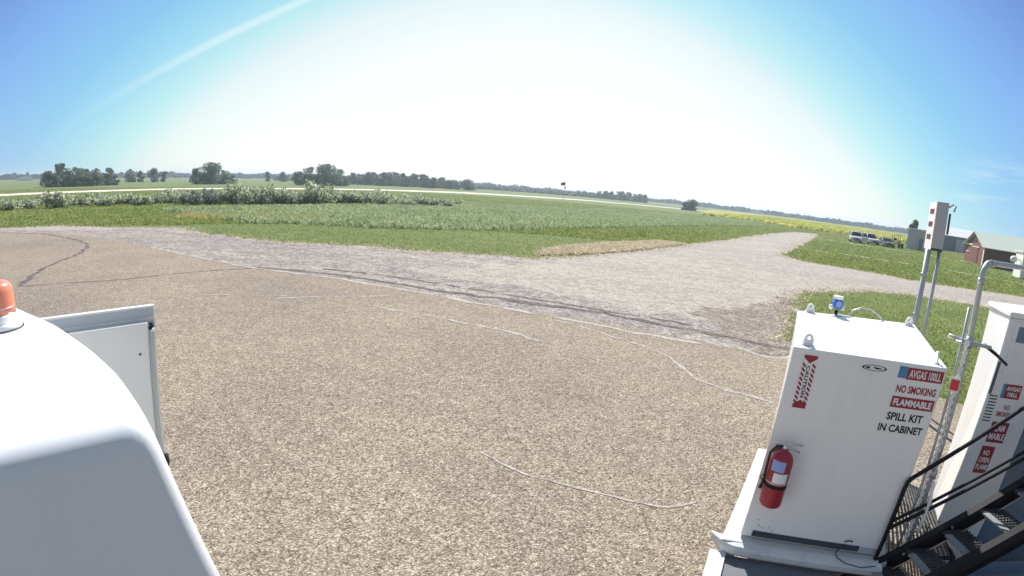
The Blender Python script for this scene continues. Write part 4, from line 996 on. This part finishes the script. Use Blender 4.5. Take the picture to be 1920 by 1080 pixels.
for k, (x, z) in enumerate(((2.91, .515), (3.17, .675), (3.46, .835), (3.766, 1.015), (4.07, 1.185), (4.38, 1.36), (4.69, 1.53))):
    tm = MB()
    for j in range(11):
        o_ = 0.045 + j * 0.0335
        tm.hexa([V_(x - .02, z - .028, o_), V_(x + .24, z - .028, o_), V_(x + .24, z - .028, o_ + .006), V_(x - .02, z - .028, o_ + .006)], [V_(x - .02, z, o_), V_(x + .24, z, o_), V_(x + .24, z, o_ + .006), V_(x - .02, z, o_ + .006)])
    for j in range(7): tm.tube([V_(x + .02 + j * .034, z - .008, .03), V_(x + .02 + j * .034, z - .008, .40)], .0035, 5)
    td = tm.build('tread', M['grate'], sr)
    MB().hexa([V_(x - .045, z - .012, .10), V_(x + .025, z - .012, .10), V_(x + .025, z - .012, .37), V_(x - .045, z - .012, .37)], [V_(x - .045, z + .003, .10), V_(x + .025, z + .003, .10), V_(x + .025, z + .003, .37), V_(x - .045, z + .003, .37)]).build('nosing', M['tread'], td)
bt = MB()
for x in (3.55, 3.16, 2.95):
    bt.tube([V_(x, .41 + .58 * (x - 2.70) - .06, .012), V_(x, .41 + .58 * (x - 2.70) - .06, .03)], .014, 6)
bt.build_each('bolt', M['steel'], sr)
MB().tube([V_(2.925, .50), V_(2.945, 1.20), V_(2.955, 1.255), V_(2.985, 1.290), V_(3.04, 1.325), V_(3.872, 1.855), V_(4.95, 2.54)], 0.0165, 10).build('handrail', M['black'], sr)
MB().tube([V_(2.93, .90), V_(2.96, .925), V_(4.044, 1.485), V_(4.95, 1.955)], 0.0125, 8).build('mid_rail', M['black'], sr)
MB().tube([V_(2.93, .84), V_(2.96, .862), V_(4.076, 1.428), V_(4.95, 1.89)], 0.014, 8).build('mid_rail', M['black'], sr)
MB().tube([V_(3.30, .70), V_(3.33, .88)], 0.004, 5).tube([V_(4.33, 1.30), V_(4.33, 1.57)], .014, 8).tube([V_(4.33, 1.62), V_(4.33, 2.14)], .014, 8).build_each('rail_post', M['black'], sr)
# support legs
MB().tube([V_(2.70, .36, .0), V_(2.70, 0, 0)], .02, 8).tube([V_(2.76, .48, .42), V_(2.76, 0, .42)], .02, 8).tube([V_(4.8, 1.5, 0), V_(4.8, 0, 0)], .03, 8).tube([V_(4.75, 1.5, .42), V_(4.75, 0, .42)], .03, 8).build_each('leg', M['black'], sr)

# ------------------------------------------------------------------ vent riser with elbow, clamp, chain
rp = thing('vent_pipe', 'galvanised steel riser pipe with elbow bending right over the cabinet', 'pipe', (3.23, 2.68, 0.0))
c_el = [(3.214 + 0.10 * (1 - math.cos(a)) * .94, 2.704 + 0.03 * (1 - math.cos(a)), 2.775 + 0.10 * math.sin(a)) for a in np.linspace(0, PI / 2, 7)]
MB().tube([(3.243, 2.669, 0.0), (3.232, 2.682, 1.4), (3.214, 2.704, 2.70)] + c_el + [(3.78, 2.815, 2.868), (4.9, 3.0, 2.86)], 0.020, 14).build('riser', M['galv'], rp)
cl2 = MB()
cl2.tube([(3.216, 2.703, 2.72), (3.215, 2.704, 2.765)], 0.026, 14).tube([(3.31, 2.73, 2.872), (3.35, 2.738, 2.871)], 0.026, 14).tube([(3.222, 2.695, 2.27), (3.221, 2.696, 2.35)], 0.027, 14).tube([(3.236, 2.677, 1.25), (3.236, 2.677, 1.33)], 0.027, 14)
cl2.build_each('coupling', M['galv'], rp)
MB().tube([(3.10, 2.79, 2.325), (3.16, 2.76, 2.318), (3.30, 2.66, 2.300), (3.42, 2.66, 2.285)], 0.014, 8).tube([(3.13, 2.74, 2.300), (3.25, 2.64, 2.295)], 0.010, 8).build_each('cross_bar', M['galv'], rp)
MB().tube([(3.36, 2.66, 2.295), (3.60, 2.74, 2.215), (3.962, 2.884, 2.09)], 0.012, 8).build('stay_rod', M['black'], rp)
MB().tube([(3.36, 2.672, 2.309), (3.60, 2.752, 2.229), (3.962, 2.896, 2.104)], 0.007, 8).build('stay_wire', M['chain'], rp)
MB().tube([(3.168, 2.72, 2.55), (3.172, 2.713, 2.0), (3.18, 2.70, 1.2), (3.185, 2.70, 0.5)], 0.010, 8).build('conduit', M['galv'], rp)
ch = thing('chain', 'long white plastic chain hanging beside the galvanised riser pipe', 'chain', (3.18, 2.68, 0))
z = 2.30; k = 0
while z > 0.62:
    cx, cy = 3.168 + (2.46 - z) * .012 + math.sin(z * 9) * .006, 2.672 - (2.46 - z) * .004; a = 0.6 if k % 2 else 2.1; a += math.sin(k * 1.7) * .25
    dx_, dy_ = math.cos(a), math.sin(a)
    MB().tube([(cx + dx_ * .013 * math.cos(q), cy + dy_ * .013 * math.cos(q), z + .021 * math.sin(q)) for q in np.linspace(0, 2 * PI, 11)[:-1]], 0.0052, 6, closed=True).build('link', M['chain'], ch)
    z -= .031; k += 1
rt = thing('warning_tag', 'small red and white tag tied to the white chain', 'tag', (3.155, 2.66, 2.0))
MB().box((3.135, 2.655, 2.005), (.075, .006, .105), R(-40)).build('tag_card', M['decal_white'], rt, bevel=.002)
MB().box((3.132, 2.650, 2.005), (.060, .004, .075), R(-40)).build('red_print', simple('tag_red', (.75, .05, .04), .5), rt)
M['hose_white'] = M['chain']
MB_h = MB(); hpts = [(3.20, 2.62, 1.25), (3.215, 2.60, 1.10), (3.23, 2.61, .95), (3.28, 2.65, .78), (3.33, 2.72, .72), (3.36, 2.80, .74), (3.36, 2.84, .82), (3.32, 2.80, .88)]
tag(MB_h.tube(hpts, 0.013, 8).build('white_hose', M['chain'], None), 'short white hose looping below the chain beside the grating', 'hose')

# ------------------------------------------------------------------ second cabinet
c2 = thing('fuel_cabinet', 'tall white cabinet with red and blue labels behind the handrails', 'cabinet', (4.2, 3.2, 0.0))
N0 = Vector((3.95, 3.05, 0)); Lc = Vector((4.28, 3.47, 0)); u2 = Vector((.942, -.335, 0)); n2 = Vector((-.335, -.942, 0))
Rc = N0 + u2 * 0.47; Rb = Rc + (Lc - N0) * 1.25; 
LN = Vector((.062, -.055, 0))   # the cabinet stands slightly out of plumb
MB().hexa([up_(N0, .10), up_(Rc, .10), up_(Rb, .10), up_(Lc, .10)], [up_(N0 + LN, 2.45), up_(Rc + LN, 2.45), up_(Rb + LN, 2.45), up_(Lc + LN * .3, 2.45)]).build('body', M['white'], c2, bevel=.014, seg=3)
def f2(s, z, off=0.0): return N0 + LN * ((z - .10) / 2.35) + u2 * s + n2 * off + UP * z
lo_ = [N0 + LN - u2 * .02 + n2 * .02, Rc + LN + u2 * .02 + n2 * .02, Rb + LN + u2 * .02 - n2 * .02, Lc + LN * .3 - u2 * .02 - n2 * .02]
MB().hexa([up_(p, 2.452) for p in lo_], [up_(p, 2.50) for p in lo_]).build('lid', M['white'], c2, bevel=.015, seg=3)
def plate2(q, off, th, name, mat, par):
    """q: four (s,z): lower-left, lower-right, upper-right, upper-left"""
    f = [f2(s, z, off + th) for s, z in q]; b = [f2(s, z, off) for s, z in q]
    return MB().add(f + b, [(0, 1, 2, 3), (7, 6, 5, 4), (0, 4, 5, 1), (1, 5, 6, 2), (2, 6, 7, 3), (3, 7, 4, 0)]).build(name, mat, par)
dr2 = plate2([(.07, 1.98), (.45, 1.98), (.45, 2.42), (.07, 2.42)], .001, .012, 'upper_panel', M['white'], c2)
plate2([(.10, 2.26), (.43, 2.26), (.43, 2.39), (.10, 2.39)], .0135, .004, 'blue_window', M['bluegrey'], dr2)
plate2([(.005, 1.80), (.018, 1.80), (.018, 2.08), (.005, 2.08)], .001, .004, 'rod_shadow_slit', M['vent'], c2)  # dark slit painting the stay rod's shadow on the front
plate2([(.024, 1.78), (.03, 1.78), (.03, 2.10), (.024, 2.10)], .001, .004, 'rod_shadow_slit', M['vent'], c2)  # second slit of the rod's painted shadow
def lab2(q, txt, base, ink, name, lines=None):
    p = plate2(q, .001, .002, name, base, c2)
    (s0, z0), (s1, _), (_, z1), _ = q[0], q[1], q[2], q[3]
    text_part(txt, ink, p, f2((s0 + s1) / 2, (q[0][1] + q[2][1]) / 2, .0042), u2, UP, (s1 - s0) * .88, abs(q[2][1] - q[0][1]) * .72, .03)
    return p
lab2([(.155, 1.775), (.31, 1.775), (.31, 1.90), (.155, 1.90)], 'AVGAS\n100LL', M['decal_red'], M['decal_white'], 'fuel_label')
plate2([(.125, 1.775), (.152, 1.775), (.152, 1.90), (.125, 1.90)], .001, .002, 'fuel_label_band', M['decal_blue'], c2)
lab2([(.13, 1.59), (.32, 1.59), (.32, 1.74), (.13, 1.74)], 'NO\nSMOKING', M['white'], M['decal_red'], 'smoking_label')
lab2([(.14, 1.37), (.31, 1.37), (.31, 1.56), (.14, 1.56)], 'FLAM\nMABLE', M['decal_red'], M['decal_white'], 'flammable_label')
lab2([(.13, 1.07), (.26, 1.07), (.26, 1.33), (.13, 1.33)], 'NO\nOPEN\nFLAME', M['decal_red'], M['decal_white'], 'warning_label')
lt = MB()
for k in range(9):
    z = 1.78 - k * .028; lt.hexa([f2(.03, z, .003), f2(.105, z, .003), f2(.105, z, .001), f2(.03, z, .001)], [f2(.03, z + .010, .003), f2(.105, z + .010, .003), f2(.105, z + .010, .001), f2(.03, z + .010, .001)])
lt.build('instruction_lines', M['vent'], c2)
# dark pump housing further right
ph = thing('pump_housing', 'dark blue grey pump housing right of the tall white cabinet', 'pump', (5.0, 2.9, 0))
q0_ = Rc + u2 * .03 - n2 * .02; q1_ = q0_ + u2 * 1.1; q2_ = q1_ - n2 * .5; q3_ = q0_ - n2 * .5
MB().hexa([up_(p, .12) for p in (q0_, q1_, q2_, q3_)], [up_(p, 1.75) for p in (q0_, q1_, q2_, q3_)]).build('casing', M['bluegrey'], ph, bevel=.05, seg=4)
MB().box((q0_ + u2 * .5 + n2 * .02 + UP * 1.2)[:], (.5, .03, .5), R(-19.6)).build('access_panel', M['vent'], ph, bevel=.01)
# tray and hoses under the stair
ty = thing('hose_tray', 'blue grey drip tray under the near stair stringer', 'tray', (4.3, 2.0, 0))
MB().box((4.35, 1.95, .30), (1.7, 1.1, .04), R(-10)).build('tray_floor', M['bluegrey'], ty, bevel=.01)
tl = MB()
for dx, dy, sx_, sy_ in ((0, .55, 1.7, .03), (0, -.55, 1.7, .03), (.85, 0, .03, 1.1), (-.85, 0, .03, 1.1)):
    v = Matrix.Rotation(R(-10), 3, 'Z') @ Vector((dx, dy, 0)); tl.box((4.35 + v.x, 1.95 + v.y, .36), (sx_, sy_, .12), R(-10))
tl.build_each('tray_wall', M['bluegrey'], ty)
lgt = MB()
for dx, dy in ((.7, .4), (-.7, .4), (.7, -.4), (-.7, -.4)): lgt.box((4.35 + dx, 1.95 + dy, .14), (.06, .06, .28))
lgt.build_each('leg', M['bluegrey'], ty)
hm = MB(); pts = []
for a in np.linspace(0, 6 * PI, 70):
    r_ = .22 + .012 * a / PI; pts.append((4.25 + r_ * math.cos(a), 2.0 + r_ * math.sin(a) * .8, .345 + a * .004))
tag(hm.tube(pts, .018, 8).build('coiled_hose', M['rubber'], None), 'coiled black hose lying in the blue grey tray', 'hose')

# ------------------------------------------------------------------ equipment housing at lower left
hs = thing('equipment_housing', 'large white rounded housing with orange beacon and open door at left', 'housing', (-1.4, 0.9, 0))
top = [(-.623, .691), (-.695, .757), (-.778, .822), (-.905, .915), (-1.084, 1.018), (-1.368, 1.152), (-1.672, 1.250), (-2.15, 1.42)]
nearL = (-1.45, -.30); farL = (-3.0, .45)
outline = [nearL] + top + [farL]
hm_ = MB(); nO = len(outline); cen = Vector((-1.55, .62))
rings = []
zz = [(2.570, -.050), (2.569, -.040), (2.565, -.028), (2.557, -.016), (2.546, -.008), (2.530, -.002), (2.505, .001), (2.47, .003), (2.36, .006), (2.25, .008), (2.097, .010), (1.2, .012), (.25, .012)]
# densify the outline and soften its corners so the shell runs smoothly
dn = []
for i in range(nO):
    a = Vector(outline[i]); b = Vector(outline[(i + 1) % nO]); k_ = max(1, int((b - a).length / .018))
    for j in range(k_): dn.append(a.lerp(b, j / k_))
for _ in range(6):
    dn = [(dn[i - 1] + dn[i] * 2 + dn[(i + 1) % len(dn)]) / 4 for i in range(len(dn))]
nD = len(dn); nrm_ = []
for i in range(nD):
    t = (dn[(i + 2) % nD] - dn[i - 2]).normalized(); nn = Vector((-t.y, t.x))
    if nn.dot(dn[i] - cen) < 0: nn = -nn
    nrm_.append(nn)
for _ in range(3): nrm_ = [(nrm_[i - 1] + nrm_[i] * 2 + nrm_[(i + 1) % nD]).normalized() for i in range(nD)]
vs = []
for z_, o_ in zz:
    for i in range(nD):
        q = dn[i] + nrm_[i] * o_; w_ = max(0, min(1, (dn[i].y + .3) / 1.0)); ln = .078 * min(1.0, max(0, 2.567 - z_) / .47) * w_
        vs.append((q.x + .65 * ln, q.y + .76 * ln, z_))
fs = [(k * nD + i, k * nD + (i + 1) % nD, (k + 1) * nD + (i + 1) % nD, (k + 1) * nD + i) for k in range(len(zz) - 1) for i in range(nD)]
fs += [tuple(range(nD))]
hm_.add(vs, fs, True)
body = hm_.build('body', M['housing'], hs)
MB().box((-1.75, .55, .13), (1.5, 1.0, .24), R(35)).build('plinth', M['vent'], hs)
# beacon
bx_, by_ = -1.478, 1.012
bc = MB().lathe((bx_, by_, 2.565), [(.072, 0), (.072, .018), (.068, .024), (.063, .028), (.063, .046), (.060, .050)], 28).build('beacon', M['white'], hs)
MB().lathe((bx_, by_, 2.613), [(.058, 0), (.0575, .018), (.057, .066), (.054, .082), (.042, .093), (.022, .098), (.0, .099)], 28).build('amber_lens', M['amber'], bc)
MB().lathe((bx_, by_, 2.567), [(.076, 0), (.076, .006)], 28).build('gasket', M['rubber'], bc)
MB().lathe((bx_, by_, 2.612), [(.0595, 0), (.0595, .004)], 28).lathe((bx_, by_, 2.633), [(.0588, 0), (.0588, .003)], 28).build('lens_ring', M['steel'], bc)
# open door with raised inner panel
e_ = Vector((.315, .385, 0)).normalized(); dn_ = Vector((e_.y, -e_.x, 0))      # dn_ faces the camera side
R0 = Vector((-1.712, 2.028, 0)); L0 = R0 - e_ * .80
def dp(s, z, off=0.0): return R0 - e_ * (s + .047 * (2.385 - z) / .8) + dn_ * off + UP * z
def dbox(s0, s1, z0, z1, o0, o1, name, mat, par, bev=.003):
    return MB().hexa([dp(s1, z0, o1), dp(s0, z0, o1), dp(s0, z0, o0), dp(s1, z0, o0)], [dp(s1, z1, o1), dp(s0, z1, o1), dp(s0, z1, o0), dp(s1, z1, o0)]).build(name, mat, par, bevel=bev)
door = dbox(0, .80, 1.50, 2.385, -.02, 0, 'door', M['panel'], hs)
rimm = MB()
for (s0, s1, z0, z1) in ((0, .80, 2.378, 2.387), (0, .80, 1.498, 1.507), (-.001, .009, 1.507, 2.378), (.792, .801, 1.507, 2.378)):
    rimm.hexa([dp(s1, z0, .012), dp(s0, z0, .012), dp(s0, z0, -.021), dp(s1, z0, -.021)], [dp(s1, z1, .012), dp(s0, z1, .012), dp(s0, z1, -.021), dp(s1, z1, -.021)])
rimm.build('door_rim', M['panel'], door)
dbox(.012, .79, 2.330, 2.376, .001, .004, 'top_shade_band', M['rim'], door)  # darker band painting the shade below the door's top rim
dbox(.045, .765, 1.54, 2.318, .001, .060, 'inner_panel', M['panel'], door, .006)
MB().tube([dp(.02, 2.295, .01), dp(.02, 2.295, .035), dp(.035, 2.280, .04)], .009, 8).build('latch', M['black'], door)
MB().box(dp(.018, 2.272, .02)[:], (.022, .03, .014), math.atan2(e_.y, e_.x)).build('strike_plate', M['white'], door)
MB().tube([dp(.0, 1.60, .02), dp(.0, 1.56, .03), dp(.01, 1.53, .03)], .016, 8).build('latch', M['black'], door)
MB().tube([dp(.30, 2.20, .060), dp(.30, 2.20, .063)], .006, 8).tube([dp(.09, 2.17, .060), dp(.09, 2.17, .063)], .006, 8).build_each('rivet', M['vent'], door)
hg = MB()
for z_ in (1.7, 2.2): hg.tube([dp(.805, z_, 0), dp(.805, z_ + .08, 0)], .012, 8)
hg.build_each('hinge', M['steel'], door)
# arm that ties the open door back to the housing
MB().tube([dp(.80, 1.6, -.01), (-2.15, 1.36, 1.6)], .012, 8).tube([dp(.80, 2.3, -.01), (-2.15, 1.36, 2.3)], .012, 8).build_each('hinge_arm', M['steel'], hs)

# ------------------------------------------------------------------ summer haze
hz = MB().box((0, 0, 6.5), (5600, 5600, 17)).build('haze', bpy.data.materials.new('haze_air'))
hm2 = hz.data.materials[0]; hm2.use_nodes = True; hn = hm2.node_tree.nodes; hn.clear()
vo = hn.new('ShaderNodeOutputMaterial'); pv = hn.new('ShaderNodeVolumePrincipled')
pv.inputs['Color'].default_value = (0.74, 0.87, 1.0, 1); pv.inputs['Density'].default_value = 0.00055; pv.inputs['Anisotropy'].default_value = 0.3
hm2.node_tree.links.new(pv.outputs[0], vo.inputs['Volume'])
tag(hz, kind='stuff'); hz['label'] = 'thin summer haze over the fields'; hz['category'] = 'haze'
